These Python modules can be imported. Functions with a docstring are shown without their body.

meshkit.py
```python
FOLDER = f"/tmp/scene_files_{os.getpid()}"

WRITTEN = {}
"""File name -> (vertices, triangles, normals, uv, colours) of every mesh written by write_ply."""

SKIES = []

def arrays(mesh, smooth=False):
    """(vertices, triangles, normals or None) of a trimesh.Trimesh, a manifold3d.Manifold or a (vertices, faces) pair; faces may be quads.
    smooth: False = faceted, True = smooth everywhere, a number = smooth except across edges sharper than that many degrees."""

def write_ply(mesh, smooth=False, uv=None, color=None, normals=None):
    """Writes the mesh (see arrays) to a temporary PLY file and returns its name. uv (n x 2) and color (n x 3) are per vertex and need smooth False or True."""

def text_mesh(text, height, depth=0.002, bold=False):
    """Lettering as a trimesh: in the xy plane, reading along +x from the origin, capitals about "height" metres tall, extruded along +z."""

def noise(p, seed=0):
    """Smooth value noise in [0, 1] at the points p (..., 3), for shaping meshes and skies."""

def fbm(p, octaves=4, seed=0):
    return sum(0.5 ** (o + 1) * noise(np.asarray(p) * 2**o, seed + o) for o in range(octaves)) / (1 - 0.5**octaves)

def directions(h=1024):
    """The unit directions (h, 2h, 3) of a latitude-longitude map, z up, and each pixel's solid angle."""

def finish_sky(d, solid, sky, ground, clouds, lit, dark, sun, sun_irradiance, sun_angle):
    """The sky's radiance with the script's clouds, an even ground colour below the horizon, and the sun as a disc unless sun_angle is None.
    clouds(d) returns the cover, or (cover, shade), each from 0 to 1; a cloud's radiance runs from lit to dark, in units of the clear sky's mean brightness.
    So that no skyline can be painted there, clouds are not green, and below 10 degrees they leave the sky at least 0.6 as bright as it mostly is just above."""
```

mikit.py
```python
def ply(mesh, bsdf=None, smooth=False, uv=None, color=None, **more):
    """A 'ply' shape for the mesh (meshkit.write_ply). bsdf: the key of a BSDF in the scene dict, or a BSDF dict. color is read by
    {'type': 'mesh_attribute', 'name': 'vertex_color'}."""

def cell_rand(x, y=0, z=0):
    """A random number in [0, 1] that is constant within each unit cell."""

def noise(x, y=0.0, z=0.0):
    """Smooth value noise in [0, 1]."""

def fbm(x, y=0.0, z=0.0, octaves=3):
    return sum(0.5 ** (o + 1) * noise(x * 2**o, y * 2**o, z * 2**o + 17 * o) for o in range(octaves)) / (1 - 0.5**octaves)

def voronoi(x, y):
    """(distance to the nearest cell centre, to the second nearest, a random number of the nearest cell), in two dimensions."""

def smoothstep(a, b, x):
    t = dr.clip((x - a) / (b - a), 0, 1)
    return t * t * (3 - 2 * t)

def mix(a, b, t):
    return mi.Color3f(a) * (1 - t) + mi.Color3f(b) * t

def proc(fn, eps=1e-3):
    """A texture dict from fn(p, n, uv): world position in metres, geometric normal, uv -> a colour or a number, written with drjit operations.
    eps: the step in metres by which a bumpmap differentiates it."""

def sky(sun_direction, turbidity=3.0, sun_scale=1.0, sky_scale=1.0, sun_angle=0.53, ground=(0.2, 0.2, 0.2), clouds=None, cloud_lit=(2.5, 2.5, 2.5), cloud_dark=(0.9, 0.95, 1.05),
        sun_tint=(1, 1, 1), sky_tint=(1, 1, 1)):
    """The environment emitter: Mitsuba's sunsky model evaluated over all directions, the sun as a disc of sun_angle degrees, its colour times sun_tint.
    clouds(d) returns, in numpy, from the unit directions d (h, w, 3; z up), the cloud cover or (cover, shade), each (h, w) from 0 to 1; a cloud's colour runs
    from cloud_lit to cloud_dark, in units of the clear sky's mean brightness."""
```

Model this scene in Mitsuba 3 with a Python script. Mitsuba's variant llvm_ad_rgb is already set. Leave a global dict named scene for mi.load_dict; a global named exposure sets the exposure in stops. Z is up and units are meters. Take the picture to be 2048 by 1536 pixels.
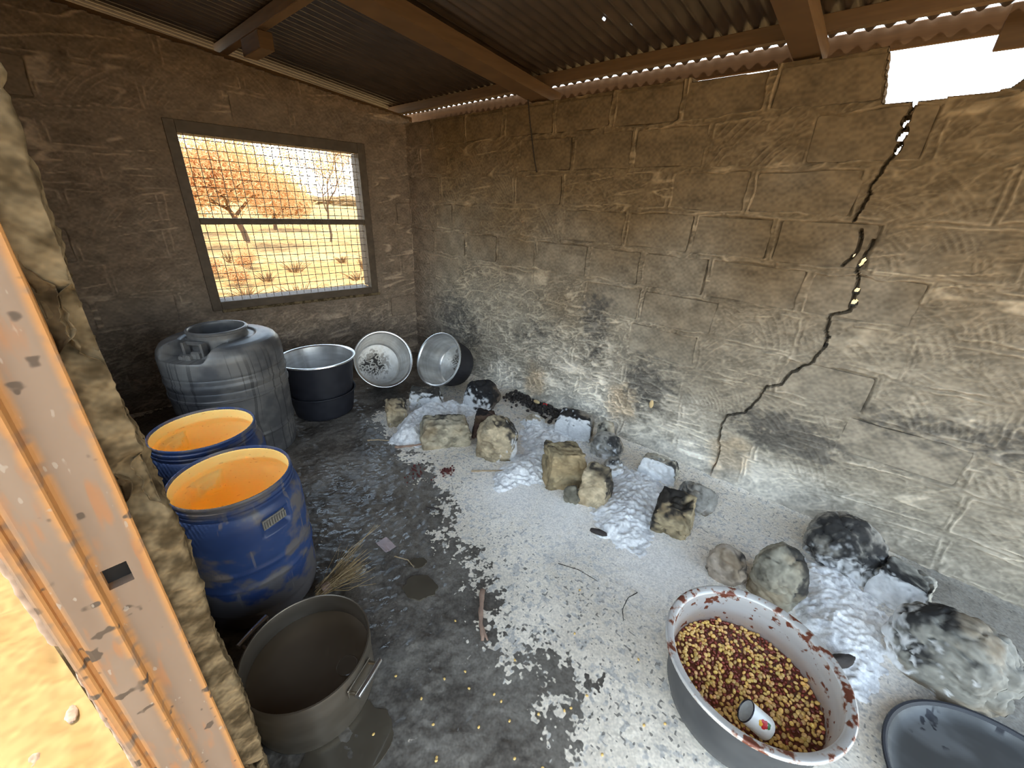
import math
import numpy as np
import trimesh
import manifold3d as m3
import drjit as dr
import mitsuba as mi
import mikit
import meshkit
from mikit import proc, noise, fbm, smoothstep, mix, voronoi, cell_rand
from shapely.geometry import Polygon, LineString, Point, box as sbox
from shapely import affinity

T = mi.ScalarTransform4f
scene, labels = {}, {}

# ------------------------------------------------------------------ camera, sky, exposure
CAM = np.array([0.0, 0.0, 1.7])
FWD = np.array([-0.6043, 0.6849, -0.4071])
UP = np.array([-0.3006, 0.2772, 0.9126])
scene['camera'] = {'type': 'perspective', 'fov': 104.0025, 'fov_axis': 'x', 'near_clip': 0.02, 'far_clip': 2000.0,
                   'to_world': T().look_at(origin=CAM.tolist(), target=(CAM + FWD).tolist(), up=UP.tolist())}
SUN = np.array([-0.10, -0.19, 0.97])
scene['sky'] = mikit.sky(SUN, turbidity=4.0, sun_scale=0.09, sky_scale=1.0, ground=(0.35, 0.27, 0.16), sky_tint=(1.0, 0.845, 0.67))
exposure = 5.2

# ------------------------------------------------------------------ material helpers
def principled(key, color, rough=0.8, bump=None, bump_scale=1.0, **kw):
    c = color if isinstance(color, dict) else {'type': 'rgb', 'value': list(color)}
    b = {'type': 'principled', 'base_color': c, 'roughness': rough, **kw}
    if bump is not None:
        b = {'type': 'bumpmap', 'tex': bump, 'scale': bump_scale, 'nested': b}
    scene[key] = {'type': 'twosided', 'b': b}

VC = {'type': 'mesh_attribute', 'name': 'vertex_color'}

def add(key, mesh, mat, smooth=False, label=None, cat=None, group=None, kind=None, **kw):
    scene[key] = mikit.ply(mesh, mat, smooth=smooth, **kw)
    tag(key, label, cat, group, kind)
    return key

def tag(key, label=None, cat=None, group=None, kind=None):
    d = {k: v for k, v in (('label', label), ('category', cat), ('group', group), ('kind', kind)) if v}
    if d:
        labels[key] = {**labels.get(key, {}), **d}

counts = {}
def num(name):
    n = counts.get(name, 0)
    counts[name] = n + 1
    return name if n == 0 else f'{name}_{n:03d}'

# ---- colours: walls
def wall_col(p, n, uv):
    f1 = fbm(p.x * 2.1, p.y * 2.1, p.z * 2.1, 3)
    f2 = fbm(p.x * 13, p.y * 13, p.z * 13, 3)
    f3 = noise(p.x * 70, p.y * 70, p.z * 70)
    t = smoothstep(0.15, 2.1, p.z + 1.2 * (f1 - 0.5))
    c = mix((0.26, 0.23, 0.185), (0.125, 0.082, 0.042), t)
    back = smoothstep(2.45, 2.62, p.y)
    w = mi.Float(0)
    for fx, hh in ((-2.5, .35), (-1.55, .8), (-0.8, .6), (-0.2, .4)):
        w = dr.maximum(w, dr.exp(-dr.square((p.x - fx) / 0.42)) * smoothstep(hh, 0.0, p.z + 0.5 * (f1 - .5)))
    w = w * back * smoothstep(.25, .7, f2 + .25)
    c = mix(c, (0.62, 0.57, 0.49), 0.85 * w)
    # tan heat stains low on the wall and black soot tongues
    st = mi.Float(0)
    for fx, fz in ((-0.42, .18), (-1.25, .28), (-2.15, .2)):
        st = dr.maximum(st, dr.exp(-dr.square((p.x - fx) / 0.16) - dr.square((p.z - fz) / 0.2)))
    c = mix(c, (0.38, 0.27, 0.16), .55 * back * smoothstep(.25, .8, st * (.3 + 1.3 * f2)))
    so = mi.Float(0)
    for fx, fz, rx, rz in ((-0.15, .45, .40, .22), (-1.55, .85, .22, .45), (-1.05, .5, .30, .35), (.55, .75, .8, .2), (-2.2, .62, .45, .25), (-3.3, .5, .5, .5)):
        so = dr.maximum(so, dr.exp(-dr.square((p.x - fx) / rx) - dr.square((p.z - fz) / rz)))
    sp = fbm(p.x * 26, p.y * 26, p.z * 26, 3)
    c = mix(c, (0.07, 0.065, 0.06), back * .8 * smoothstep(.30, .62, so * (.15 + 1.1 * sp * f1 * 1.9)))
    lefts = smoothstep(-3.3, -3.95, p.x)
    c = mix(c, (0.20, 0.148, 0.108), .8 * lefts)
    c = mix(c, mi.Color3f(c) * 2.0 + mi.Color3f(.035, .031, .023), dr.clip(uv.x, 0, 1))  # ridges lightened in colour: part dust, part painted light they would catch
    return c * (0.42 + 0.75 * f2 + 0.42 * f3)

def wall_bump(p, n, uv):
    return .55 * noise(p.x * 75, p.y * 75, p.z * 75) + .45 * noise(p.x * 170, p.y * 170, p.z * 170)
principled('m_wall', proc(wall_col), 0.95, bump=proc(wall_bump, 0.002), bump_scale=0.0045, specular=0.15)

def block_col(p, n, uv):
    f2 = fbm(p.x * 9, p.y * 9, p.z * 9, 3)
    f3 = noise(p.x * 90, p.y * 90, p.z * 90)
    return mi.Color3f(wall_col(p, n, mi.Point2f(0, 0))) * (0.84 + .40 * f2 + .10 * f3)

principled('m_block', proc(block_col), 0.9, bump=proc(wall_bump, 0.002), bump_scale=0.0030, specular=0.2)

def floor_wet(uv, p):
    b = fbm(p.x * 9, p.y * 9, 3.1, 4)
    s = fbm(p.x * 38, p.y * 38, 1.7, 2)
    return smoothstep(0.45, 0.55, uv.x + 0.95 * (b - .5) + 0.95 * (s - .5) * smoothstep(.05, .3, uv.x) + .3 * (noise(p.x * 110, p.y * 110, 9) - .5))

def floor_col(p, n, uv):
    f = fbm(p.x * 3, p.y * 3, 0, 3)
    g = fbm(p.x * 45, p.y * 45, 0, 3)
    h = noise(p.x * 160, p.y * 160, 0)
    c = mix((0.84, 0.755, 0.635), (0.70, 0.625, 0.52), smoothstep(.3, .7, f))
    c = mix(c, (0.48, 0.455, 0.415), smoothstep(.56, .74, g))
    c = mix(c, (0.12, 0.11, 0.10), smoothstep(.80, .88, noise(p.x * 85, p.y * 85, 5)) * .8)
    c = mix(c, (0.91, 0.865, 0.81), dr.clip(uv.y, 0, 1) * smoothstep(.25, .6, g + .35 * dr.clip(uv.y, 0, 1)))
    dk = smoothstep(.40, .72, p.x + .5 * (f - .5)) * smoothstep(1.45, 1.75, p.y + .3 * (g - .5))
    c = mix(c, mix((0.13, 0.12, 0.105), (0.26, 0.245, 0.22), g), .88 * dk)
    w = floor_wet(uv, p)
    q = fbm(p.x * 7, p.y * 7, 4, 3)
    wc = mix((0.095, 0.084, 0.072), (0.185, 0.168, 0.145), smoothstep(.3, .7, .65 * q + .35 * g))
    # soot and dirt at the dark far edges
    c = mix(c, wc, w)
    return c * (0.78 + .34 * h)

def floor_rough(p, n, uv):
    g = fbm(p.x * 20, p.y * 20, 7, 2)
    return .92 - floor_wet(uv, p) * (.60 + .26 * smoothstep(.4, .62, g) * dr.clip(uv.x * 1.3 - .35, 0, 1))

def floor_bump(p, n, uv):
    return noise(p.x * 120, p.y * 120, 2) * .6 + noise(p.x * 260, p.y * 260, 3) * .4

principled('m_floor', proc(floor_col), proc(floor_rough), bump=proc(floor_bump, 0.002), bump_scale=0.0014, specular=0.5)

def ash_col(p, n, uv):
    g = fbm(p.x * 40, p.y * 40, p.z * 40, 3)
    h = noise(p.x * 190, p.y * 190, p.z * 190)
    return mix((0.70, 0.695, 0.70), (0.96, 0.955, 0.95), smoothstep(.3, .6, g)) * (.78 + .25 * h)

principled('m_ash', proc(ash_col), 0.95, specular=0.1)
principled('m_stone', VC, 0.9, specular=0.2)

def sand_col(p, n, uv):
    f = fbm(p.x * .35, p.y * .35, 0, 3)
    g = fbm(p.x * 5, p.y * 5, 0, 3)
    c = mix((0.37, 0.245, 0.105), (0.29, 0.18, 0.07), smoothstep(.35, .65, f))
    c = mix(c, (0.23, 0.13, 0.05), smoothstep(.52, .72, g) * smoothstep(-3.5, -6, p.x))
    return c * (.85 + .3 * noise(p.x * 40, p.y * 40, 0))

principled('m_sand', proc(sand_col), 0.95, specular=0.1)

def wood_col(p, n, uv):
    g = fbm(p.x * 6, p.y * 6, p.z * 50, 3)
    return mix((0.09, 0.05, 0.025), (0.15, 0.085, 0.04), g)

principled('m_wood', proc(wood_col), 0.75, specular=0.3)

def sheet_col(p, n, uv):
    g = fbm(p.x * 2, p.y * 1.3, 0, 3)
    h = noise(p.x * 40, p.y * 12, 0)
    return mix((0.035, 0.024, 0.016), (0.075, 0.050, 0.034), g) * (.8 + .4 * h)

principled('m_sheet', proc(sheet_col), 0.42, specular=0.7)

def frame_col(p, n, uv):
    f = fbm(p.x * 30, p.y * 60, p.z * 9, 4)
    g = fbm(p.x * 25, p.y * 45, p.z * 40, 3)
    c = mix((0.215, 0.145, 0.100), (0.275, 0.195, 0.14), fbm(p.y * 40, p.z * 5, 1, 2))
    c = mix(c, (0.36, 0.155, 0.06), smoothstep(.56, .72, f) * .7)
    e = dr.minimum(dr.abs(p.y + .026), dr.minimum(dr.abs(p.y + .080), dr.abs(p.y + .123)))
    c = mix(c, (0.46, 0.22, 0.075), smoothstep(.012, .002, e) * smoothstep(.3, .6, g + .1))
    c = mix(c, (0.10, 0.07, 0.05), smoothstep(.68, .74, g))
    c = mix(c, (0.42, 0.36, 0.30), smoothstep(.80, .86, fbm(p.y * 120, p.z * 45, 4, 3)) * .5)
    return c

principled('m_frame', proc(frame_col), 0.6, specular=0.35)

def rubble_col(p, n, uv):
    f = fbm(p.x * 34, p.y * 34, p.z * 34, 4)
    g = noise(p.x * 190, p.y * 190, p.z * 190)
    return mix((0.06, 0.042, 0.022), (0.19, 0.14, 0.08), smoothstep(.3, .68, f)) * (.7 + .5 * g)

principled('m_rubble', proc(rubble_col), 0.95, specular=0.1)

# ------------------------------------------------------------------ mesh helpers
def n3(p, f=1.0, seed=0):
    return meshkit.noise(np.asarray(p) * f, seed)

def f3(p, f=1.0, o=3, seed=0):
    return meshkit.fbm(np.asarray(p) * f, o, seed)

def sst(a, b, x):
    t = np.clip((np.asarray(x) - a) / (b - a), 0, 1)
    return t * t * (3 - 2 * t)

def boxm(x0, x1, y0, y1, z0, z1):
    m = trimesh.creation.box((x1 - x0, y1 - y0, z1 - z0))
    m.apply_translation(((x0 + x1) / 2, (y0 + y1) / 2, (z0 + z1) / 2))
    return m

def bev(x0, x1, y0, y1, z0, z1, b=0.004):
    pts = []
    for X, sx in ((x0, 1), (x1, -1)):
        for Y_, sy in ((y0, 1), (y1, -1)):
            for Z, sz in ((z0, 1), (z1, -1)):
                pts += [(X + sx * b, Y_ + sy * b, Z), (X + sx * b, Y_, Z + sz * b), (X, Y_ + sy * b, Z + sz * b)]
    return trimesh.convex.convex_hull(np.array(pts))

def cat(ms):
    return trimesh.util.concatenate(ms)

def tube(points, radii, sides=6, caps=True):
    p = np.asarray(points, float)
    t = np.gradient(p, axis=0)
    t /= np.linalg.norm(t, axis=1, keepdims=True) + 1e-12
    ref = np.array([0.31, 0.17, 0.93])
    a = np.cross(t, ref); a /= np.linalg.norm(a, axis=1, keepdims=True) + 1e-9
    b = np.cross(t, a)
    an = np.arange(sides) * 2 * np.pi / sides
    r = np.broadcast_to(radii, (len(p),))[:, None, None]
    v = (p[:, None] + r * (np.cos(an)[None, :, None] * a[:, None] + np.sin(an)[None, :, None] * b[:, None])).reshape(-1, 3)
    i, j = np.meshgrid(np.arange(len(p) - 1), np.arange(sides), indexing='ij')
    q = np.stack([i * sides + j, i * sides + (j + 1) % sides, (i + 1) * sides + (j + 1) % sides, (i + 1) * sides + j], -1).reshape(-1, 4)
    f = np.vstack([q[:, [0, 1, 2]], q[:, [0, 2, 3]]])
    if caps:
        k = len(v); v = np.vstack([v, p[0], p[-1]])
        jj = np.arange(sides); e = (len(p) - 1) * sides
        f = np.vstack([f, np.stack([jj * 0 + k, (jj + 1) % sides, jj], 1), np.stack([jj * 0 + k + 1, e + jj, e + (jj + 1) % sides], 1)])
    return trimesh.Trimesh(v, f, process=False)

def lathe(prof, seg=72):
    pr = np.asarray(prof, float)
    an = np.arange(seg) * 2 * np.pi / seg
    v = np.stack([pr[:, 0, None] * np.cos(an), pr[:, 0, None] * np.sin(an), np.repeat(pr[:, 1, None], seg, 1)], -1).reshape(-1, 3)
    i, j = np.meshgrid(np.arange(len(pr) - 1), np.arange(seg), indexing='ij')
    q = np.stack([i * seg + j, i * seg + (j + 1) % seg, (i + 1) * seg + (j + 1) % seg, (i + 1) * seg + j], -1).reshape(-1, 4)
    return trimesh.Trimesh(v, np.vstack([q[:, [0, 1, 2]], q[:, [0, 2, 3]]]), process=False)

def dense(prof, step):
    pr = np.asarray(prof, float); out = [pr[0]]
    for a, b in zip(pr[:-1], pr[1:]):
        k = max(1, int(np.ceil(np.linalg.norm(b - a) / step)))
        out += [a + (b - a) * (i + 1) / k for i in range(k)]
    return np.array(out)

def xf(m, rot=None, loc=(0, 0, 0)):
    m = m.copy()
    if rot is not None:
        m.vertices = m.vertices @ np.asarray(rot).T
    m.apply_translation(loc)
    return m

def axis_rot(a):
    """Rotation whose z axis is a."""
    a = np.asarray(a, float) / np.linalg.norm(a)
    e = np.cross([0, 0, 1.0], a); e /= np.linalg.norm(e)
    return np.stack([e, np.cross(a, e), a], 1)

def grid_slab(P, N, h, keep, thick, coarse=6):
    """A wall face: P (n,m,3) flat points, N its normal, h the relief, keep (n-1,m-1) the cells; sides at the edges and a coarse rear face."""
    n, m = h.shape
    F = P + N * h[..., None]
    B = P - N * thick
    idx = np.arange(n * m).reshape(n, m)
    k = keep
    a, b, c, d = idx[:-1, :-1][k], idx[1:, :-1][k], idx[1:, 1:][k], idx[:-1, 1:][k]
    faces = [np.stack([a, b, c], 1), np.stack([a, c, d], 1)]
    off = n * m
    pk = np.zeros((n + 1, m + 1), bool); pk[1:-1, 1:-1] = k
    def side(mask, u, v):
        uu, vv = u[mask], v[mask]
        faces.extend([np.stack([uu, vv, vv + off], 1), np.stack([uu, vv + off, uu + off], 1)])
    L = pk[1:-1, 1:-1]
    side(L & ~pk[:-2, 1:-1], idx[:-1, 1:], idx[:-1, :-1])
    side(L & ~pk[2:, 1:-1], idx[1:, :-1], idx[1:, 1:])
    side(L & ~pk[1:-1, :-2], idx[:-1, :-1], idx[1:, :-1])
    side(L & ~pk[1:-1, 2:], idx[1:, 1:], idx[:-1, 1:])
    ii = list(range(0, n, coarse)); jj = list(range(0, m, coarse))
    if ii[-1] != n - 1: ii.append(n - 1)
    if jj[-1] != m - 1: jj.append(m - 1)
    bf = []
    for i0, i1 in zip(ii[:-1], ii[1:]):
        for j0, j1 in zip(jj[:-1], jj[1:]):
            if k[i0:i1, j0:j1].all():
                q = idx[i0, j0], idx[i0, j1], idx[i1, j1], idx[i1, j0]
                bf += [(q[0] + off, q[1] + off, q[2] + off), (q[0] + off, q[2] + off, q[3] + off)]
            elif k[i0:i1, j0:j1].any():
                for i in range(i0, i1):
                    for j in range(j0, j1):
                        if k[i, j]:
                            q = idx[i, j], idx[i, j + 1], idx[i + 1, j + 1], idx[i + 1, j]
                            bf += [(q[0] + off, q[1] + off, q[2] + off), (q[0] + off, q[2] + off, q[3] + off)]
    faces.append(np.array(bf))
    f = np.vstack(faces)
    v = np.vstack([F.reshape(-1, 3), B.reshape(-1, 3)])
    used = np.zeros(len(v), bool); used[f.ravel()] = True
    re = np.cumsum(used) - 1
    return trimesh.Trimesh(v[used], re[f], process=False), used

def wall_normals(mesh):
    return mesh

def ridged(p, f, seed, warp=0.0):
    q = np.asarray(p) * f
    if warp:
        w = np.stack([meshkit.noise(q * .7 + 11, seed + 5), meshkit.noise(q * .7 + 37, seed + 6), meshkit.noise(q * .7 + 71, seed + 7)], -1) - .5
        q = q + w * warp
    return 1 - np.abs(2 * meshkit.noise(q, seed) - 1)

def segdist(X, Z, pts):
    d = np.full(X.shape, 9.0)
    for (x0, z0), (x1, z1) in zip(pts[:-1], pts[1:]):
        lo, hi = min(z0, z1) - .08, max(z0, z1) + .08
        l2, h2 = min(x0, x1) - .08, max(x0, x1) + .08
        m = (X > l2) & (X < h2) & (Z > lo) & (Z < hi)
        if not m.any(): continue
        vx, vz = x1 - x0, z1 - z0
        t = np.clip(((X[m] - x0) * vx + (Z[m] - z0) * vz) / (vx * vx + vz * vz + 1e-12), 0, 1)
        d[m] = np.minimum(d[m], np.hypot(X[m] - x0 - t * vx, Z[m] - z0 - t * vz))
    return d

# ------------------------------------------------------------------ structure: back wall
YB = 2.76
ANG = math.radians(5.0423)
rng = np.random.default_rng(5)
JZ = [2.43, 2.187, 1.94, 1.70, 1.452, 1.20, .955, .71, .465, .22, -.02]
CRACK = [(-.128, 2.185), (-.131, 2.153), (-.137, 2.12), (-.131, 2.071), (-.128, 2.032), (-.125, 1.996), (-.158, 1.932), (-.175, 1.84), (-.176, 1.769), (-.193, 1.697)]
CRACK2 = [(-.153, 1.655), (-.140, 1.622), (-.135, 1.563), (-.15, 1.52), (-.175, 1.48)]
CRACK3 = [(-.09, 1.61), (-.10, 1.53), (-.106, 1.467), (-.09, 1.42), (-.084, 1.369), (-.079, 1.304), (-.076, 1.26), (-.15, 1.222), (-.15, 1.21), (-.139, 1.142), (-.125, 1.058), (-.135, 1.012), (-.165, .934), (-.195, .915), (-.21, .877)]
CRACK4 = [(-.21, .877), (-.235, .862), (-.255, .80), (-.262, .772), (-.336, .735)]
CRACK5 = [(-.336, .735), (-.345, .66), (-.37, .60), (-.40, .526)]
CRACK6 = [(-.40, .526), (-.493, .471), (-.511, .386), (-.503, .27), (-.473, .182), (-.48, .073), (-.485, .005)]
CRACKS = [CRACK, CRACK2, CRACK3, CRACK4, CRACK5, CRACK6]
LIGHTS = [(-.137, 2.12, .010, .022), (-.131, 2.065, .012, .03), (-.127, 2.012, .008, .024), (-.147, 1.529, .004, .012), (-.103, 1.50, .008, .026), (-.081, 1.361, .009, .02), (-.074, 1.298, .011, .024), (-.122, 1.103, .006, .013), (-.121, 1.058, .007, .014)]
HOLE = Polygon([(-.241, 2.19), (-.252, 2.25), (-.264, 2.30), (-.272, 2.31), (-.275, 2.36), (-.288, 2.40), (-.29, 2.5), (.9, 2.5), (.9, 2.38), (.19, 2.30), (.185, 2.25), (.171, 2.227), (.146, 2.206), (.11, 2.194), (.024, 2.195), (-.07, 2.187), (-.118, 2.186), (-.122, 2.176), (-.134, 2.176), (-.137, 2.187)])

def crack_poly(w=0.012):
    return [LineString(c).buffer(w) for c in CRACKS]

def make_blocks(u0, u1, rows, starts, seed, pitch=.485):
    r = np.random.default_rng(seed)
    out = []
    for k in range(len(rows) - 1):
        z1, z0 = rows[k], rows[k + 1]
        x = starts.get(k)
        xs = list(x) if x else None
        if xs is None:
            xs = [u0 - r.uniform(0, .45)]
            while xs[-1] < u1: xs.append(xs[-1] + pitch * r.uniform(.9, 1.08))
        for a, b in zip(xs[:-1], xs[1:]):
            out.append((k, max(a, u0), min(b, u1), z0, z1))
    return out

def gen_wall(U, Z, blocks, seed, rough_mask, fans, smear):
    """Relief of smeared mortar (metres) and a mask of ridges painted lighter, for dust and for caught light. blocks with flag show their face; elsewhere mortar covers them."""
    P = np.stack([U, Z, U * 0 + seed * 3.3], -1)
    wob = .034 * (f3(P, 9, 3, seed) - .5) + .03 * (f3(P, 3, 2, seed + 2) - .5)
    wob2 = .034 * (f3(P, 9, 3, seed + 9) - .5) + .02 * (f3(P, 3, 2, seed + 12) - .5)
    din = np.full(U.shape, -1.0)      # distance inside the nearest block outline (positive inside)
    vis = np.zeros(U.shape)
    for (k, a, b, z0, z1, show) in blocks:
        m = (U > a - .02) & (U < b + .02) & (Z > z0 - .02) & (Z < z1 + .02)
        if not m.any(): continue
        u, z = U[m] + wob[m], Z[m] + wob2[m]
        d = np.minimum(np.minimum(u - a, b - u), np.minimum(z - z0, z1 - z)) - .018
        better = d > din[m]
        dm = din[m]; dm[better] = d[better]; din[m] = dm
        vm = vis[m]; vm[better] = show; vis[m] = vm
    din = din + .034 * (f3(P, 5.5, 3, seed + 61) - .52)
    inside = sst(-.004, .010, din)
    lumps = f3(P, 22, 3, seed + 20) - .5
    h = .003 + .014 * lumps + .009 * (f3(P, 5, 2, seed + 3) - .5)
    ridge = np.zeros(U.shape)
    # torn mortar edge around each block
    brk = sst(.48, .60, f3(P, 7, 3, seed + 31))
    edge = np.exp(-((din + .002) / .0055) ** 2) * brk
    h += .009 * edge; ridge = np.maximum(ridge, .75 * edge)
    low = np.exp(-((din + .006) / .006) ** 2) * sst(.5, .62, f3(P, 11, 2, seed + 33))
    h += .006 * low
    # block faces shown: mortar drops behind them
    h = h * (1 - inside * vis) + (-.012) * inside * vis
    # covered faces: thin smooth smear slightly proud
    cov = inside * (1 - vis)
    h = h * (1 - .55 * cov) + .002 * cov
    # combed fans of the trowel
    for (cu, cz, ru, rz, th, sp, curv, s2) in fans:
        m = (np.abs(U - cu) < ru * 1.3) & (np.abs(Z - cz) < rz * 1.3)
        if not m.any(): continue
        u, z = U[m] - cu, Z[m] - cz
        win = sst(1.05, .75, np.abs(u) / ru) * sst(1.05, .8, np.abs(z) / rz)
        c, s = math.cos(th), math.sin(th)
        a, b = c * u + s * z, -s * u + c * z
        wv = .018 * (f3(P[m], 8, 2, s2) - .5)
        q = (b - curv * a * a + .35 * a * b + wv) / sp
        fr = np.abs(q - np.round(q)) * sp
        ln = np.exp(-(fr / .0040) ** 2) * sst(.42, .60, n3(P[m], 13, s2 + 2))
        ln *= win * (1 - vis[m] * inside[m])
        h[m] += .0055 * ln; ridge[m] = np.maximum(ridge[m], .38 * ln)
    # rough cast scratches
    R = rough_mask
    if R is not None:
        A = np.stack([U * .62 + Z * .30, Z * 1.9 - U * .55, U * 0 + 2.2], -1)
        r1 = ridged(A, 17, seed + 40, 1.6); r2 = ridged(A + 9, 29, seed + 43, 1.3)
        k1 = sst(.80, .97, r1) * sst(.35, .6, f3(P, 6, 2, seed + 44)); k2 = sst(.84, .97, r2)
        rr = np.maximum(k1, .6 * k2) * R
        h += .0105 * rr * (1 - .9 * vis * inside) + R * .006 * lumps
        ridge = np.maximum(ridge, .9 * rr * (1 - vis * inside))
    # long torn smear lines everywhere, sparse
    A = np.stack([U * .42 + Z * .25, Z * 3.0 - U * .35, U * 0], -1)
    ks = sst(.885, .975, ridged(A, 5.5, seed + 50, 1.0)) * sst(.46, .6, f3(P, 4.2, 3, seed + 51)) * smear * (1 - vis * inside)
    h += .008 * ks; ridge = np.maximum(ridge, .95 * ks)
    return h, np.clip(ridge, 0, 1), inside * vis

# blocks of the back wall; rows counted from the top
starts = {0: [-4.03, -3.59, -3.11, -2.63, -2.12, -1.65, -1.18, -.72, -.24, .22, .7, 1.18, 1.6],
          1: [-4.03, -3.80, -3.36, -2.90, -2.46, -1.94, -1.46, -.98, -.5, -.02, .46, .94, 1.42, 1.6],
          2: [-4.03, -3.47, -2.97, -2.50, -2.0, -1.52, -1.17, -.70, -.2, .28, .76, 1.24, 1.6],
          3: [-4.03, -3.55, -3.30, -2.90, -2.42, -1.96, -1.43, -.97, -.52, -.06, .44, .9, 1.4, 1.6]}
bl = make_blocks(-4.03, 1.6, JZ, starts, 11)
rb = np.random.default_rng(21)
SHOW = {0: (1, 1, 1, 1, 1, 1, 1, 1, 1, 1, 1, 1), 1: (0, 1, 0, 0, 1, 1, 1, 0, 1, 0, 1, 1, 1), 2: (1, 0, 0, 1, 0, 0, 1, 1, 0, 0, 1, 0), 3: (0, 1, 1, 0, 0, 1, 1, 1, 1, 0, 1, 0, 1)}
blocks, fans, seen = [], [], {}
for (k, a, b, z0, z1) in bl:
    i = seen.get(k, 0); seen[k] = i + 1
    um, zm = (a + b) / 2, (z0 + z1) / 2
    if k in SHOW: s = SHOW[k][min(i, len(SHOW[k]) - 1)]
    elif k == 4: s = 1 if -3.5 < um < -.6 and rb.random() < .85 else int(rb.random() < .45)
    elif k == 5: s = 1 if -3.6 < um < -3.0 or -1.5 < um < -.9 else int(um > -.7 and rb.random() < .4)
    elif k == 6: s = 1 if -1.2 < um < -.6 else int(um > -.5 and rb.random() < .35)
    elif k == 7: s = int(um > 0 and rb.random() < .35)
    else: s = 0
    if b - a < .1: s = 0
    blocks.append((k, a, b, z0, z1, s))
    if not s and (k < 4 or um > -1.0 or um < -3.3) and z0 > .2 and rb.random() < (.95 if k < 8 else .6):
        fans.append((um, zm, (b - a) / 2 - .01, (z1 - z0) / 2, rb.choice([-.75, -.9, -1.05, -.6, .8]), rb.uniform(.024, .042), rb.uniform(-1.6, -.6), int(rb.integers(1e6))))
for k, (cu, cz, th) in enumerate([(-3.80, 1.55, -1.0), (-3.72, 1.3, -1.0), (-3.65, 1.08, -.95), (.35, 1.2, -.95), (.62, 1.22, -.8), (-.32, 1.1, -.75), (.75, 1.72, -.85), (.3, .72, -.8), (.62, .62, -.75), (-.02, .55, -.8)]):
    fans.append((cu, cz, .19, .125, th, .033, -1.3, 900 + k))

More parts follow.
